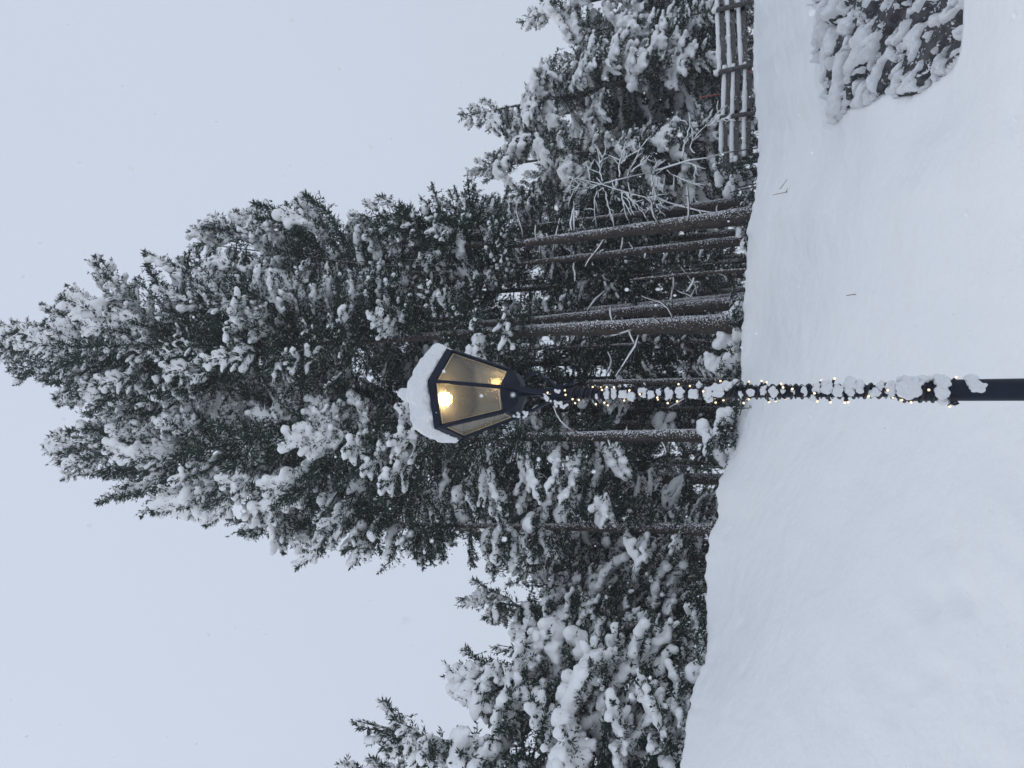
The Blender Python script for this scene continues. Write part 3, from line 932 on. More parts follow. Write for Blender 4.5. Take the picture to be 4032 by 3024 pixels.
sapling('tall bare sapling in front of the fence end, every drooping twig furred with snow',
        [[(2970, 582), (2850, 602), (2752, 617), (2605, 664), (2470, 700), (2342, 732), (2218, 756)],
         [(2752, 617), (2715, 590), (2722, 555), (2780, 490), (2850, 420)], [(2735, 535), (2725, 505), (2700, 480)], [(2775, 500), (2820, 480), (2880, 458)],
         [(2690, 636), (2695, 570), (2720, 505), (2728, 490)], [(2620, 660), (2650, 690), (2690, 700), (2770, 745)], [(2690, 640), (2740, 650), (2740, 700)],
         [(2440, 706), (2440, 640), (2470, 558)], [(2445, 650), (2485, 600)], [(2470, 700), (2482, 660), (2534, 570)], [(2482, 682), (2520, 645), (2549, 614)],
         [(2375, 722), (2364, 664), (2358, 585)], [(2364, 650), (2385, 600)], [(2575, 672), (2582, 650), (2605, 635)]], 14.2, 51)
sapling('slighter bare sapling behind the trunk nearest the fence, a tangle of snowy twigs',
        [[(2955, 870), (2800, 850), (2640, 800), (2500, 760), (2400, 735), (2240, 690)],
         [(2386, 732), (2346, 760), (2343, 808), (2348, 890)], [(2375, 730), (2386, 760), (2397, 808), (2408, 868)], [(2446, 745), (2456, 798), (2478, 868)],
         [(2478, 752), (2473, 790), (2500, 846)], [(2456, 749), (2511, 808), (2549, 857)], [(2520, 768), (2581, 800), (2625, 852)], [(2564, 676), (2575, 740), (2599, 793)],
         [(2540, 775), (2581, 770), (2625, 792)], [(2582, 688), (2590, 730), (2617, 758)], [(2300, 708), (2264, 740), (2240, 814)], [(2330, 716), (2317, 676), (2330, 640)], [(2264, 697), (2250, 720), (2247, 758)]], 14.0, 52)

# ------------------------------------------------------------------ snow covered shrubs on the crest
def shrub(label, pts, D, seed, rs=.12):
    rng = np.random.default_rng(seed)
    c = at(*pts[0], D)
    gz = float(ground_z(c[0], c[1]))
    t = empty('snowy_shrub', (c[0], c[1], gz - .05))
    tag(t, label, 'shrub', 'shrubs buried in snow on the crest')
    specs = []
    for v, y in pts:
        p = at(v, y, D + rng.uniform(-.1, .25))
        sp = [(*(p + rng.normal(size=3) * [.55, .45, .32] * rs), rs * rng.uniform(.5, 1.05)) for _ in range(7)]
        link('snow_clump', mesh_np('snow_clump', *blob(sp, .028, 2, .07, .5, .8, .12), M_SNOW), t)
        specs.append(('droop', .6, R(20), rng.uniform(0, 6.28), p - [0, 0, .10], None))
        specs.append(('flat', .5, R(-10), rng.uniform(0, 6.28), p - [0, 0, .2], None))
    (fv, ff), (sv, sf) = build_crown(specs)
    link('foliage', mesh_np('foliage', fv, ff, M_NEEDLE, smooth=False), t)
    tag(link('frost', mesh_np('frost', sv, sf, M_SNOW), t), kind='stuff')
    # short stems down into the snow
    st = []
    for v, y in pts[::2]:
        p = at(v, y, D)
        st.append(tube(np.array([[c[0] + (p[0] - c[0]) * .5, c[1], gz - .1], p - [0, 0, .05]]), [.018, .010], 5))
    link('stem', mesh_np('stem', *join(st), M_WOOD), t)
shrub('pillowy snow covered shrub at the foot of the bare trunk left of the lamp post',
      [(2850, 1700), (2770, 1690), (2800, 1720), (2840, 1660), (2860, 1640), (2790, 1740), (2840, 1760), (2850, 1800), (2880, 1730), (2880, 1780)], 11.6, 61)
shrub('tiny snow balled shrub on the crest between tall clump and tiered spruce',
      [(2770, 2395), (2730, 2380), (2745, 2410), (2715, 2400), (2780, 2370)], 11.2, 62, .08)
shrub('snow heaped shrub at the left of the trunks just behind the crest',
      [(2900, 1300), (2870, 1270), (2890, 1350), (2850, 1330), (2900, 1400), (2870, 1420), (2840, 1440), (2800, 1430), (2900, 1240), (2915, 1320), (2915, 1380)], 12.9, 63, .13)
shrub('snow clotted shrub filling the end of the wooden fence',
      [(2950, 700), (2920, 720), (2890, 740), (2940, 760), (2860, 760), (2830, 700), (2950, 800), (2900, 690)], 14.6, 64, .11)
shrub('snow heaped shrub under the heavily laden spruce',
      [(2740, 2640), (2700, 2700), (2690, 2760), (2770, 2580), (2680, 2830), (2650, 2880), (2640, 2960)], 9.9, 65, .12)
shrub('frosted low shrub at the base of the leaning trunk by the saplings',
      [(2950, 900), (2930, 870), (2940, 960), (2910, 900), (2960, 1000)], 13.3, 66, .09)

# ------------------------------------------------------------------ wooden fence
FD = 16.4
def fence():
    t = empty('wooden_fence', at(2960, 300, FD))
    t.location[2] = float(ground_z(t.location[0], t.location[1]))
    tag(t, 'three rail wooden fence with snow on each rail and round caps on its posts', 'fence')
    posts = [((2820, 40), (2975, 2)), ((2828, 286), (2975, 250)), ((2833, 464), (2985, 444)), ((2822, 655), (2985, 632))]
    posts.insert(0, ((2812, -170), (2975, -205)))
    tops = []
    for (a, b) in posts:
        p0, p1 = at(*b, FD - .09), at(*a, FD - .09)
        p0[2] -= .3
        po = link('post', mesh_np('post', *tube(np.array([p0, p0 * .4 + p1 * .6, p1]), [.052, .050, .048], 10, .05, 3), M_FENCE), t)
        cap = blob([(p1[0], p1[1], p1[2] + .04, .072), (p1[0] + .02, p1[1], p1[2] + .02, .068)], .02, 2, .02, 1, .95)
        link('snow_cap', mesh_np('snow_cap', *cap, M_SNOW), po)
        tops.append((p0, p1))
    rails = [[(2825, -190), (2832, 40)], [(2866, -195), (2873, 35)], [(2908, -200), (2916, 30)],
             [(2832, 40), (2840, 272)], [(2873, 35), (2882, 265)], [(2916, 30), (2926, 258)],
             [(2861, 272), (2855, 462)], [(2896, 265), (2891, 455)], [(2942, 258), (2940, 450)],
             [(2848, 462), (2846, 650)], [(2890, 455), (2889, 640)], [(2937, 450), (2938, 600)],
             [(2905, 630), (2906, 712)]]
    for k, (a, b) in enumerate(rails):
        p, q = at(*a, FD), at(*b, FD)
        d = (q - p) / np.linalg.norm(q - p)
        p, q = p - d * .1, q + d * .1
        ra = link('rail', mesh_np('rail', *box_between(p - [0, 0, .055], q - [0, 0, .055], .082, .05, (0, 0, 1)), M_FENCE, smooth=False), t)
        rng = np.random.default_rng(k)
        n = 14
        L = np.linspace(.02, .98, n)[:, None]
        pts = p + (q - p) * L + np.array([0, -.01, .045])
        V, F = tube(pts, .046 + rng.normal(size=n) * .005, 10, .05, k)
        link('snow_strip', mesh_np('snow_strip', V, F, M_SNOW), ra)
    return t
fence()
# marker stakes
def stake(label, a, b, D, mats):
    p, q = at(*a, D), at(*b, D)
    t = empty('marker_stake', p)
    tag(t, label, 'stake')
    m = p * .55 + q * .45
    link('pole', mesh_np('pole', *tube(np.array([p, m]), .016, 6), mats[0]), t)
    link('tip', mesh_np('tip', *tube(np.array([m + (q - m) * .01, q]), .014, 6), mats[1]), t)
stake('thin red marker stake leaning behind the fence rails', (2960, 345), (2752, 385), FD + .5, (M_WOOD, M_RED))
stake('short red marker stick in the snow beside the second fence post', (2978, 278), (2945, 284), FD - .3, (M_RED, M_RED))

# ------------------------------------------------------------------ rock outcrop in the bank

def rocks():
    rng = np.random.default_rng(77)
    A = np.linspace(R(11.5), R(41), 390); Rr = np.linspace(7.9, 10.7, 230)
    AA, RR = np.meshgrid(A, Rr, indexing='ij')
    Xg, Yg = np.sin(AA) * RR, np.cos(AA) * RR
    Zg = ground_z(Xg, Yg)
    P = np.stack([Xg, Yg, Zg], -1)
    N = np.cross(np.gradient(P, axis=0), np.gradient(P, axis=1))
    N /= np.linalg.norm(N, axis=-1, keepdims=True)
    N *= np.sign(N[..., 2:3])
    mask, vv, yy = cut_mask(P, 6)
    # face coordinates: s across, h up; strata dip to the right
    s_ = AA * 9.0
    h_ = Zg + .25 * RR
    dip = R(36)
    al = s_ * math.cos(dip) - h_ * math.sin(dip)
    ac = s_ * math.sin(dip) + h_ * math.cos(dip)
    wx = fbm(al * 1.3, ac * 1.3, 5) - .5
    led = ac * 3.0 + wx * 1.6
    saw = led - np.floor(led)
    ledge = (1 - saw) ** .6
    blocks = vnoise(np.floor(al * 2.2 + 7 * vnoise(np.floor(led), led * 0, 3)), np.floor(led), 8)
    rock = -.16 + .15 * ledge * (.45 + blocks) + .09 * fbm(al * 3, ac * 7, 12) + .035 * (fbm(al * 12, ac * 26, 15) - .5)
    mask = mask * sstep((RR - 7.98) / .30)
    rock = rock - .12 * (1 - mask)
    for _ in range(5):
        rock[1:-1, 1:-1] = (rock[:-2, 1:-1] + rock[2:, 1:-1] + rock[1:-1, :-2] + rock[1:-1, 2:]) / 4
    cover = fbm(al * 1.1 + wx, ac * 3.0 + wx * 2, 21) + .34 * (fbm(al * 4, ac * 9, 31) - .5) + .34 * (fbm(al * 13, ac * 26, 41) - .5)
    low = sstep((3560 - vv) / 300)                     # snow lies thicker high on the face
    crev = np.abs(fbm(al * 1.5 + wx * 1.5, ac * 4.2 + wx, 91, 4) - .5) * 3.2
    crev2 = np.abs(fbm(al * 2.6 + 9, ac * 8.5 + wx, 95, 3) - .5) * 3.0
    thick = np.minimum(np.minimum(cover - .30 + .10 * low, crev - .17 + .10 * low), crev2 - .09 + .07 * low) - .02
    thick = np.where(thick > 0, np.minimum(thick ** .55 * .24, .12), thick * 1.2)
    bank = np.clip(1 - np.abs(mask - .38) / .34, 0, 1) * (.35 + fbm(al * 2.2, ac * 2.2, 55)) * .10
    thick = np.where(mask < .75, np.maximum(thick, bank + np.where(mask < .38, .02, -.03)), thick)
    soft = rock.copy()
    for _ in range(9):
        soft[1:-1, 1:-1] = (soft[:-2, 1:-1] + soft[2:, 1:-1] + soft[1:-1, :-2] + soft[1:-1, 2:]) / 4
    snow = np.where(thick > 0, np.maximum(soft, rock), rock) + thick + np.where(thick > 0, .05, .015) * (fbm(al * 11, ac * 17, 61, 4) - .5)
    snow = np.where(mask > .25, snow, snow * mask / .25 - .12 * (1 - mask / .25))
    c = hit(3500, 150)
    t = empty('rock_outcrop', c)
    tag(t, 'dark layered rock outcrop crusted with snow in the cut bank', 'rock')
    na, nr = AA.shape
    i, j = np.meshgrid(np.arange(na - 1), np.arange(nr - 1), indexing='ij')
    F = np.stack([i * nr + j, i * nr + j + 1, (i + 1) * nr + j + 1, (i + 1) * nr + j], -1).reshape(-1, 4)
    wide, _, _ = cut_mask(P, 22)
    inside = (wide > .002)
    keep = (inside[:-1, :-1] | inside[1:, 1:]).ravel()
    dirn = N * .8 + np.array([0, -.45, .1])
    dirn /= np.linalg.norm(dirn, axis=-1, keepdims=True)
    for nm, off, mt in (('rock_face', rock, M_ROCK), ('snow_crust', snow, M_PACK)):
        V = (P + dirn * off[..., None]).reshape(-1, 3)
        Fk = F[keep]
        used = np.unique(Fk); mp = np.full(len(V), -1); mp[used] = np.arange(len(used))
        link(nm, mesh_np(nm, V[used], mp[Fk], mt, smooth=(nm == 'snow_crust')), t)
rocks()

# ------------------------------------------------------------------ stems poking through the snow
def poking(label, strokes):
    b = hit(*strokes[0][0])
    D = b[1]
    t = empty('dry_stem', b)
    tag(t, label, 'twig', 'dry stems poking through the snow')
    for k, st in enumerate(strokes):
        P = np.array([at(v, y, D - .02 * i) for i, (v, y) in enumerate(st)])
        if k == 0: P[0] = b - np.array([0, 0, .03])
        link('stalk', mesh_np('stalk', *tube(P, np.linspace(.0065, .004, len(P)), 5), M_TWIG), t)
poking('forked dry stem poking out of the snow in front of the leaning trunk', [[(3100, 755), (3070, 762), (3042, 768)], [(3072, 745), (3100, 705)], [(3095, 758), (3100, 742)]])
poking('single short straight dry stem alone in the middle of the snow slope', [[(3368, 1158), (3350, 1161), (3332, 1164)]])
poking('dry stem lying near the crest below the forked one', [[(3030, 850), (3055, 820), (3062, 808)]])

# ------------------------------------------------------------------ street lamp
LY = 3.36
LX = float(at(2900, 1544, LY)[0])
def lz(v):                                             # height on the lamp's axis
    return float(at(v, 1544, LY)[2])
lamp = empty('street_lamp', (LX, LY, float(ground_z(LX, LY)) - .1))
tag(lamp, 'black cast iron street lamp with six sided lantern glowing warm', 'street lamp')
def lathe(prof, n=24):
    V, F = [], []
    for r, z in prof:
        a = np.arange(n) * 2 * math.pi / n
        V.append(np.stack([LX + np.cos(a) * r, LY + np.sin(a) * r, np.full(n, z)], 1))
    V = np.concatenate(V)
    for i in range(len(prof) - 1):
        for j in range(n):
            a, b = i * n + j, i * n + (j + 1) % n
            F.append((a, b, b + n)); F.append((a, b + n, a + n))
    return V, np.array(F)
zg = float(ground_z(LX, LY))
Z_STEP = lz(3560)
link('base_column', mesh_np('base_column', *lathe([(.045, zg - .3), (.0425, Z_STEP - .35), (.042, Z_STEP - .03), (.040, Z_STEP - .008), (.035, Z_STEP + .012), (.025, Z_STEP + .03)]), M_IRON), lamp)
link('pole', mesh_np('pole', *lathe([(.0245, Z_STEP), (.0252, lz(2900)), (.0255, lz(2300)), (.0255, lz(2262)), (.031, lz(2258)), (.031, lz(2160)), (.026, lz(2135)), (.012, lz(2125)), (.011, lz(2060))]), M_IRON), lamp)

PHI = R(-12.5)
ZR, ZB = lz(1786), lz(2024)
RT, RB = .246, .124
def hexv(k, r, z, phi=PHI):
    a = phi + R(30 + 60 * k)
    return np.array([LX + r * math.sin(a), LY - r * math.cos(a), z])
def hexring(r0, r1, z0, z1, th):
    """six sided band, outer radius r0 at z0 to r1 at z1, th thick"""
    V, F = [], []
    for k in range(6):
        V += [hexv(k, r0, z0), hexv(k, r1, z1), hexv(k, r1 - th, z1), hexv(k, r0 - th, z0)]
    for k in range(6):
        a, b = 4 * k, 4 * ((k + 1) % 6)
        for i in range(4):
            j = (i + 1) % 4
            F.append((a + i, b + i, b + j)); F.append((a + i, b + j, a + j))
    return np.array(V), np.array(F)
lan = empty('lantern', (LX, LY, ZB)); lan.parent = lamp; lan.location = (0, 0, ZB - world_loc(lamp)[2])
def rad(z): return RB + (RT - RB) * (z - ZB) / (ZR - ZB)
link('top_band', mesh_np('top_band', *hexring(rad(ZR - .027), RT + .006, ZR - .027, ZR + .004, .018), M_IRON, smooth=False), lan)
link('bottom_band', mesh_np('bottom_band', *hexring(RB + .002, rad(ZB + .016) + .002, ZB - .004, ZB + .016, .016), M_IRON, smooth=False), lan)
for k in range(6):
    p0, p1 = hexv(k, rad(ZB + .012) - .002, ZB + .012), hexv(k, rad(ZR - .025) - .002, ZR - .025)
    rdl = hexv(k, 1, 0) - np.array([LX, LY, 0])
    link('corner_bar', mesh_np('corner_bar', *box_between(p0, p1, .017, .016, np.array([rdl[1], -rdl[0], 0])), M_IRON, smooth=False), lan)
for k in range(6):
    # the pane between corner k and k+1, set 6 mm inside the bars
    def corner(kk, z, ins):
        return hexv(kk, rad(z) - ins, z)
    zb, zt = ZB + .013, ZR - .022
    a, b = corner(k, zb, .010), corner(k + 1, zb, .010)
    c, d = corner(k + 1, zt, .010), corner(k, zt, .010)
    nrm = np.cross(b - a, d - a); nrm /= np.linalg.norm(nrm)
    outw = (a + b) / 2 - np.array([LX, LY, zb])
    if nrm @ outw < 0: nrm = -nrm
    V = [q - nrm * .002 for q in (a, b, c, d)] + [q - nrm * .006 for q in (a, b, c, d)]
    F = [(0, 1, 2), (0, 2, 3), (4, 6, 5), (4, 7, 6), (0, 4, 5), (0, 5, 1), (1, 5, 6), (1, 6, 2), (2, 6, 7), (2, 7, 3), (3, 7, 4), (3, 4, 0)]
    V = np.array(V)
    F = np.array(F)
    ctr = V.mean(0)
    fc = V[F].mean(1); fn = np.cross(V[F[:, 1]] - V[F[:, 0]], V[F[:, 2]] - V[F[:, 0]])
    flip = ((fc - ctr) * fn).sum(1) < 0
    F[flip] = F[flip][:, ::-1]
    pane = link('pane', mesh_np('pane', V, F, M_GLASS, smooth=False), lan)
    # putty bead round the inside edge of the opening
    e = .0125
    mid = (a + b + c + d) / 4
    ins = [q + (mid - q) / np.linalg.norm(mid - q) * e * 1.35 + nrm * .0005 for q in (a, b, c, d)]
    bead = [box_between(ins[i], ins[(i + 1) % 4], .0035, .003, nrm) for i in range(4)]
    link('bead', mesh_np('bead', *join(bead), M_BRASS, smooth=False), lan)
# roof: six sided hipped cone and chimney, under the snow
Vr = [hexv(k, RT + .004, ZR + .006) for k in range(6)] + [hexv(k, .06, ZR + .088) for k in range(6)] + [np.array([LX, LY, ZR + .10])]
Fr = []
for k in range(6):
    j = (k + 1) % 6
    Fr += [(k, j, 6 + j), (k, 6 + j, 6 + k), (6 + k, 6 + j, 12)]
link('roof', mesh_np('roof', np.array(Vr), np.array(Fr), M_IRON, smooth=False), lan)
Vr = [hexv(k, RT - .035, ZR - .006) for k in range(6)] + [hexv(k, .07, ZR + .066) for k in range(6)] + [np.array([LX, LY, ZR + .068])]
link('reflector', mesh_np('reflector', np.array(Vr), np.array(Fr), M_REFL, smooth=False), lan)
link('finial', mesh_np('finial', *lathe([(.03, ZR + .16), (.02, ZR + .22), (.028, ZR + .25), (.004, ZR + .30)]), M_IRON), lan)
# bulb, and the glow low in the lantern
def ball(c, r, zs=1.0, sub=3):
    v, f = ico(sub)
    return v * np.array([r, r, r * zs]) + np.array(c), f
bc = at(1752, 1572, LY - .01)
bl = link('bulb', mesh_np('bulb', *ball(bc, .030), M_BULB), lan)
link('socket', mesh_np('socket', *tube(np.array([bc + [0, 0, .020], bc + [0, 0, .034]]), [.018, .022], 12), M_REFL), lan)
bc2 = at(1955, 1512, LY + .02)
link('low_glow', mesh_np('low_glow', *ball(bc2, .026), M_LOW_GLOW), lan)  # added glowing ball, standing in for the bulb's reflection low in the glass
# base tray
V, F = [], []
prof = [(RB + .004, ZB - .004), (RB - .004, ZB - .014), (.112, ZB - .02), (.054, ZB - .044), (.0, ZB - .045)]
for r, z in prof:
    for k in range(6): V.append(hexv(k, max(r, .0005), z))
for i in range(len(prof) - 1):
    for k in range(6):
        a, b = i * 6 + k, i * 6 + (k + 1) % 6
        F += [(a, a + 6, b + 6), (a, b + 6, b)]
link('base_tray', mesh_np('base_tray', np.array(V), np.array(F), M_IRON, smooth=False), lan)
V = [hexv(k, RB - .02, ZB + .004) for k in range(6)] + [np.array([LX, LY, ZB + .006])]
link('tray_plate', mesh_np('tray_plate', np.array(V), np.array([(k, (k + 1) % 6, 6) for k in range(6)]), M_REFL, smooth=False), lan)
# four wrought brackets
def bracket(az, prof, w=.024, th=.012):
    dr = np.array([math.sin(az), -math.cos(az), 0])
    sd = np.array([math.cos(az), math.sin(az), 0])
    P = np.array([np.array([LX, LY, 0]) + dr * r + np.array([0, 0, z]) for r, z in prof])
    s = np.linspace(0, 1, len(P)); ss = np.linspace(0, 1, 4 * len(P))
    Q = np.stack([np.interp(ss, s, P[:, k]) for k in range(3)], 1)
    for _ in range(2):
        Q[1:-1] = (Q[:-2] + 2 * Q[1:-1] + Q[2:]) / 4
    T = np.gradient(Q, axis=0); T /= np.linalg.norm(T, axis=1)[:, None]
    N = np.cross(T, sd)
    V, F = [], []
    for i in range(len(Q)):
        for a, b in ((-1, -1), (1, -1), (1, 1), (-1, 1)):
            V.append(Q[i] + sd * a * w / 2 + N[i] * b * th / 2)
    for i in range(len(Q) - 1):
        for k in range(4):
            a, b = 4 * i + k, 4 * i + (k + 1) % 4
            F += [(a, b, b + 4), (a, b + 4, a + 4)]
    m = 4 * (len(Q) - 1)
    F += [(0, 2, 1), (0, 3, 2), (m, m + 1, m + 2), (m, m + 2, m + 3)]
    link('bracket', mesh_np('bracket', np.array(V), np.array(F), M_IRON, smooth=False), lamp)
    return Q
pA = [(.130, lz(2026)), (.112, lz(2058)), (.090, lz(2080)), (.084, lz(2105)), (.062, lz(2132)), (.042, lz(2160)), (.032, lz(2195)), (.030, lz(2250))]
pB = [(.075, lz(2062)), (.098, lz(2085)), (.112, lz(2108)), (.100, lz(2128)), (.078, lz(2134)), (.074, lz(2155)), (.056, lz(2172)), (.034, lz(2188)), (.034, lz(2222)), (.056, lz(2262))]
QA = bracket(R(-80), pA)
bracket(R(96), pB)
bracket(R(20), pA[:1] + [(.10, lz(2060)), (.070, lz(2078)), (.058, lz(2098)), (.040, lz(2125)), (.033, lz(2165)), (.031, lz(2230))])
bracket(R(180), pA)

# snow on the lantern
sp = []
for k in range(6):
    a, b = hexv(k, 1, 0) - [LX, LY, 0], hexv(k + 1, 1, 0) - [LX, LY, 0]
    for s in np.linspace(0, 1, 9)[:-1]:
        d = a * (1 - s) + b * s
        for fr, zz, r in ((.222, .060, .056), (.195, .092, .058), (.15, .122, .06), (.10, .150, .062), (.05, .165, .062), (.232, .026, .032), (.235, .05, .04)):
            jit = RNG.normal(size=3) * [.004, .004, .006]
            sp.append((LX + d[0] * fr + jit[0], LY + d[1] * fr + jit[1], ZR + zz + jit[2] + .008, r))
sp.append((LX, LY, ZR + .16, .07))
for dz, r, dx in ((.285, .042, 0), (.31, .036, .006), (.265, .044, -.004), (.335, .022, .004)):
    sp.append((LX + dx, LY, ZR + dz, r))
V, F = blob(sp, .009, 2, .034, 1.0, .9, .07)
o = link('snow_cap', mesh_np('snow_cap', V, F, M_PACK))
tag(o, 'thick rounded snow cap with a knob of snow lying on the lantern roof', 'snow')

# ------------------------------------------------------------------ snow stuck along the pole
def PX(ix, iy, dy=0.0):
    return at(ix, iy, LY + dy)
clump_px = []
for (zx, zy, a, b) in [(620, 520, 24, 28), (710, 490, 34, 62), (780, 490, 34, 66), (870, 500, 40, 48), (950, 515, 40, 56), (1060, 480, 42, 52), (1140, 495, 34, 62), (1220, 480, 32, 48), (1310, 490, 44, 66),
                       (1420, 480, 44, 62), (1550, 490, 52, 56), (1690, 480, 50, 62), (1700, 545, 50, 36), (1790, 450, 80, 66), (1880, 420, 70, 48), (1960, 385, 40, 30), (1600, 410, 26, 40), (2010, 500, 22, 42), (2110, 480, 36, 40)]:
    clump_px.append((2100 + zx / 2.458, 1350 + zy / 2.458, a / 2.458, b / 2.458))
for (zx, zy, a, b) in [(205, 360, 28, 52), (285, 375, 34, 48), (360, 370, 18, 24), (435, 372, 18, 36), (520, 370, 24, 44), (585, 425, 36, 28), (620, 340, 34, 52), (700, 345, 46, 58), (650, 310, 20, 26), (780, 370, 46, 48), (870, 320, 50, 60),
                       (880, 380, 30, 40), (950, 335, 36, 56), (1060, 382, 52, 34), (1110, 328, 32, 38), (1190, 345, 44, 56), (1195, 405, 30, 22), (1330, 340, 86, 84), (1300, 300, 60, 46), (1410, 290, 50, 40), (1470, 280, 44, 32),
                       (1580, 300, 58, 58), (1580, 385, 52, 56), (1590, 450, 40, 36), (1810, 285, 46, 44), (1850, 335, 56, 44)]:
    clump_px.append((2900 + zx / 1.954, 1350 + zy / 1.954, a / 1.954, b / 1.954))
ps = empty('pole_snow', (LX, LY, lz(2900)))
tag(ps, 'clumps of wind packed snow stuck on the lamp pole between the cable turns', 'snow')
rng = np.random.default_rng(5)
for (ix, iy, a, b) in clump_px:
    rp = .042 if ix > 3575 else .026
    c = PX(ix, iy, -rp * .75)
    k = float((c - CAM) @ fwd) / FPX
    sp = []
    n = 44
    for _ in range(n):
        e, f = rng.uniform(-1, 1), rng.uniform(-1, 1)
        if e * e + f * f > 1: continue
        q = c + np.array([f * b * k * .85, rng.uniform(-.010, .012), e * a * k * .85])
        dx = q[0] - LX
        if abs(dx) < rp:                       # hug the round pole
            q[1] = LY - math.sqrt(max(rp * rp - dx * dx, 0)) - rng.uniform(-.004, .010)
        sp.append((*q, min(a, b) * k * rng.uniform(.26, .50)))
    if len(sp) < 3: continue
    V, F = blob(sp, .0050, 1, .013, .8, 1.0, .016)
    link('snow_clump', mesh_np('snow_clump', V, F, M_PACK), ps)
# thin snow on brackets
for (ix, iy, a, b) in [(2040, 1640, 14, 5), (2060, 1630, 16, 5), (2200, 1585, 20, 8), (2215, 1597, 14, 8), (2150, 1570, 6, 8), (2195, 1540, 8, 4), (2160, 1547, 6, 4)]:
    c = PX(ix, iy, -.035)
    sp = [(*(c + np.array([rng.normal() * b, 0, rng.normal() * a]) / 900), .008) for _ in range(7)]
    V, F = blob(sp, .004, 1, .004, 1, 1.0, .02)
    link('snow_clump', mesh_np('snow_clump', V, F, M_PACK), ps)

# ------------------------------------------------------------------ string of fairy lights
sl = empty('string_lights', (LX, LY, lz(2900)))
tag(sl, 'string of warm fairy lights on black cable wound round the lamp pole', 'string lights')
z0, z1 = lz(2235), lz(3700)
turns = 33
th = np.linspace(0, turns * 2 * math.pi, turns * 20)
zz = z0 + (z1 - z0) * th / th[-1] + .004 * np.sin(th * .37)
rr = np.where(zz > Z_STEP + .015, .030, .046)
P = np.stack([LX + rr * np.cos(th), LY + rr * np.sin(th), zz], 1)
cab = [tube(P, .0052, 5, .06, 1)]
P2 = np.stack([LX + rr * np.cos(th + 2.4), LY + rr * np.sin(th + 2.4), zz + .007], 1)
cab.append(tube(P2[::1], .0022, 4))
lp = []                                              # loose loop of cable hanging off the side
for (ix, iy) in [(2858, 1560), (2880, 1530), (2905, 1505), (2918, 1499), (2925, 1505), (2925, 1520), (2915, 1530)]:
    lp.append(PX(ix, iy, -.03))
cab.append(tube(np.array(lp), .003, 5))
lp = [PX(ix, iy, -.034) for (ix, iy) in [(2856, 1572), (2872, 1545), (2898, 1512), (2914, 1500), (2919, 1510), (2918, 1525)]]
cab.append(tube(np.array(lp), .003, 5))
lp = [PX(ix, iy, -.05) for (ix, iy) in [(3735, 1565), (3745, 1578), (3765, 1580), (3772, 1588), (3760, 1592), (3740, 1586)]]
cab.append(tube(np.array(lp), .006, 5))
link('cable', mesh_np('cable', *join(cab), M_RUBBER), sl)
B2 = [(380, 545), (440, 552), (605, 592), (720, 603), (688, 578), (655, 432), (710, 430), (780, 430), (575, 428), (930, 460), (880, 558), (1030, 497), (1200, 530), (1207, 547), (1405, 400), (1515, 418), (1300, 583), (1392, 565), (1645, 470), (1750, 543),
      (1765, 578), (1840, 555), (1810, 370), (1760, 402), (138, 482), (312, 503), (405, 583), (665, 455), (305, 460)]
B3 = [(55, 463), (95, 298), (95, 433), (193, 293), (232, 305), (250, 455), (302, 447), (343, 315), (358, 343), (430, 355), (600, 388), (622, 450), (655, 290), (723, 457), (755, 275), (833, 460), (860, 457), (893, 280), (965, 297), (1015, 412),
      (1163, 365), (1203, 420), (1273, 440), (1343, 457), (1480, 362), (1640, 488), (1690, 265), (375, 428)]
pts = [(2100 + a / 2.458, 1350 + b / 2.458) for a, b in B2] + [(2900 + a / 1.954, 1350 + b / 1.954) for a, b in B3]
for (ix, iy) in pts:
    rp = .042 if ix > 3560 else .026
    yax = 1544 - (ix - 2900) * .0177
    off = (iy - yax)
    rpx = rp * FPX / float((PX(ix, iy) - CAM) @ fwd)
    if abs(off) > rpx:
        tip = PX(ix, iy, -.012 + rng.normal() * .012)
        root = np.array([LX + np.sign(tip[0] - LX) * rp * .8, LY - .012, tip[2] + rng.uniform(-.004, .022)])
    else:
        tip = PX(ix, iy, -rp - .030)
        root = np.array([LX + (tip[0] - LX) * .7, LY - rp * .9, tip[2] + rng.uniform(-.012, .012)])
    d = tip - root; L = np.linalg.norm(d); d /= L
    if L < .03: root = tip - d * .03
    so = link('light_socket', mesh_np('light_socket', *tube(np.array([root, tip - d * .006]), [.0052, .0056], 7), M_RUBBER), sl)
    link('bulb', mesh_np('bulb', *ball(tip, .0050, 1, 2), M_FAIRY), so)

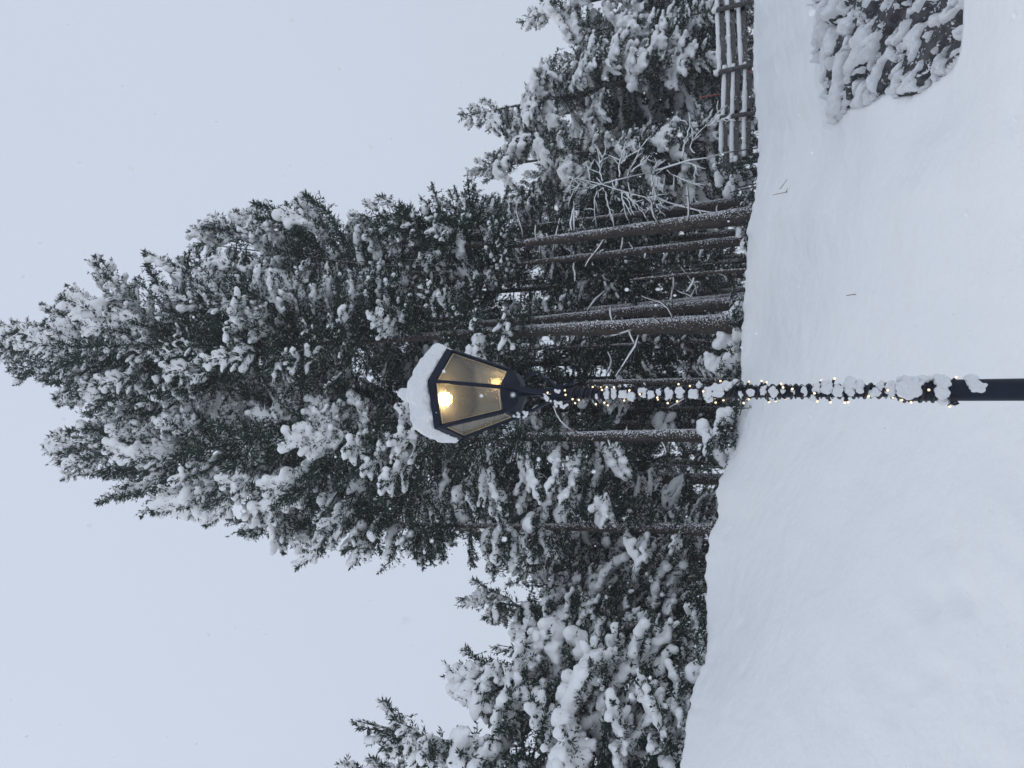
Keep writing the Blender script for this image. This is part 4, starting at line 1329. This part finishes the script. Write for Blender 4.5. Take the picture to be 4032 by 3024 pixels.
# ------------------------------------------------------------------ falling snow
def flakes():
    rng = np.random.default_rng(9)
    v, f = ico(1)
    parts = []
    n = 0
    while n < 520:
        D = rng.uniform(1.0, 9.5)
        p = at(rng.uniform(-80, 4100), rng.uniform(-80, 3100), D)
        if p[2] < ground_z(p[0], p[1]) + .1: continue
        r = rng.uniform(.0022, .0050) * (1.3 if rng.uniform() < .1 else 1)
        parts.append((v * r * rng.uniform(.6, 1.3, size=3) + p, f)); n += 1
    for (ix, iy, D, r) in [(515, 665, .42, .0030), (1600, 2445, .36, .0032), (975, 808, .6, .003), (1335, 272, .9, .004), (350, 2070, .8, .004), (612, 452, 1.1, .004), (1460, 580, 1.2, .004), (310, 640, 1.0, .0035), (1040, 1880, .7, .003),
                          (250, 1650, .9, .004), (2150, 1175, .8, .003), (1150, 80, 1.1, .004), (820, 2500, .9, .0035), (2020, 1555, .5, .0016), (90, 1090, 1.0, .004), (1700, 2130, .8, .003)]:
        parts.append((v * r * rng.uniform(.7, 1.2, size=3) + at(ix, iy, D), f))
    o = link('snowflakes', mesh_np('snowflakes', *join(parts), M_SNOW))
    tag(o, 'scattered falling snowflakes drifting in the air', 'snow', kind='stuff')
flakes()

# ------------------------------------------------------------------ air thick with fine snow
def haze():
    bm = bmesh.new()
    bmesh.ops.create_cube(bm, size=1)
    for vtx in bm.verts:
        vtx.co = Vector((vtx.co.x * 2100, vtx.co.y * 2100, 0 if vtx.co.z < 0 else 1))
        vtx.co.z = -6.0 if vtx.co.z == 0 else 34.0
    m = bpy.data.materials.new('haze_air')
    m.use_nodes = True
    n, l = m.node_tree.nodes, m.node_tree.links
    n.clear()
    o_ = n.new('ShaderNodeOutputMaterial')
    pv = n.new('ShaderNodeVolumePrincipled')
    pv.inputs['Color'].default_value = (.90, .93, .97, 1)
    pv.inputs['Density'].default_value = .0016
    l.new(pv.outputs[0], o_.inputs['Volume'])
    o = link('haze', bm_mesh('haze', bm, m))
    tag(o, 'thin white veil of snowfall in the air', kind='stuff')
HAZE = True
if HAZE: haze()
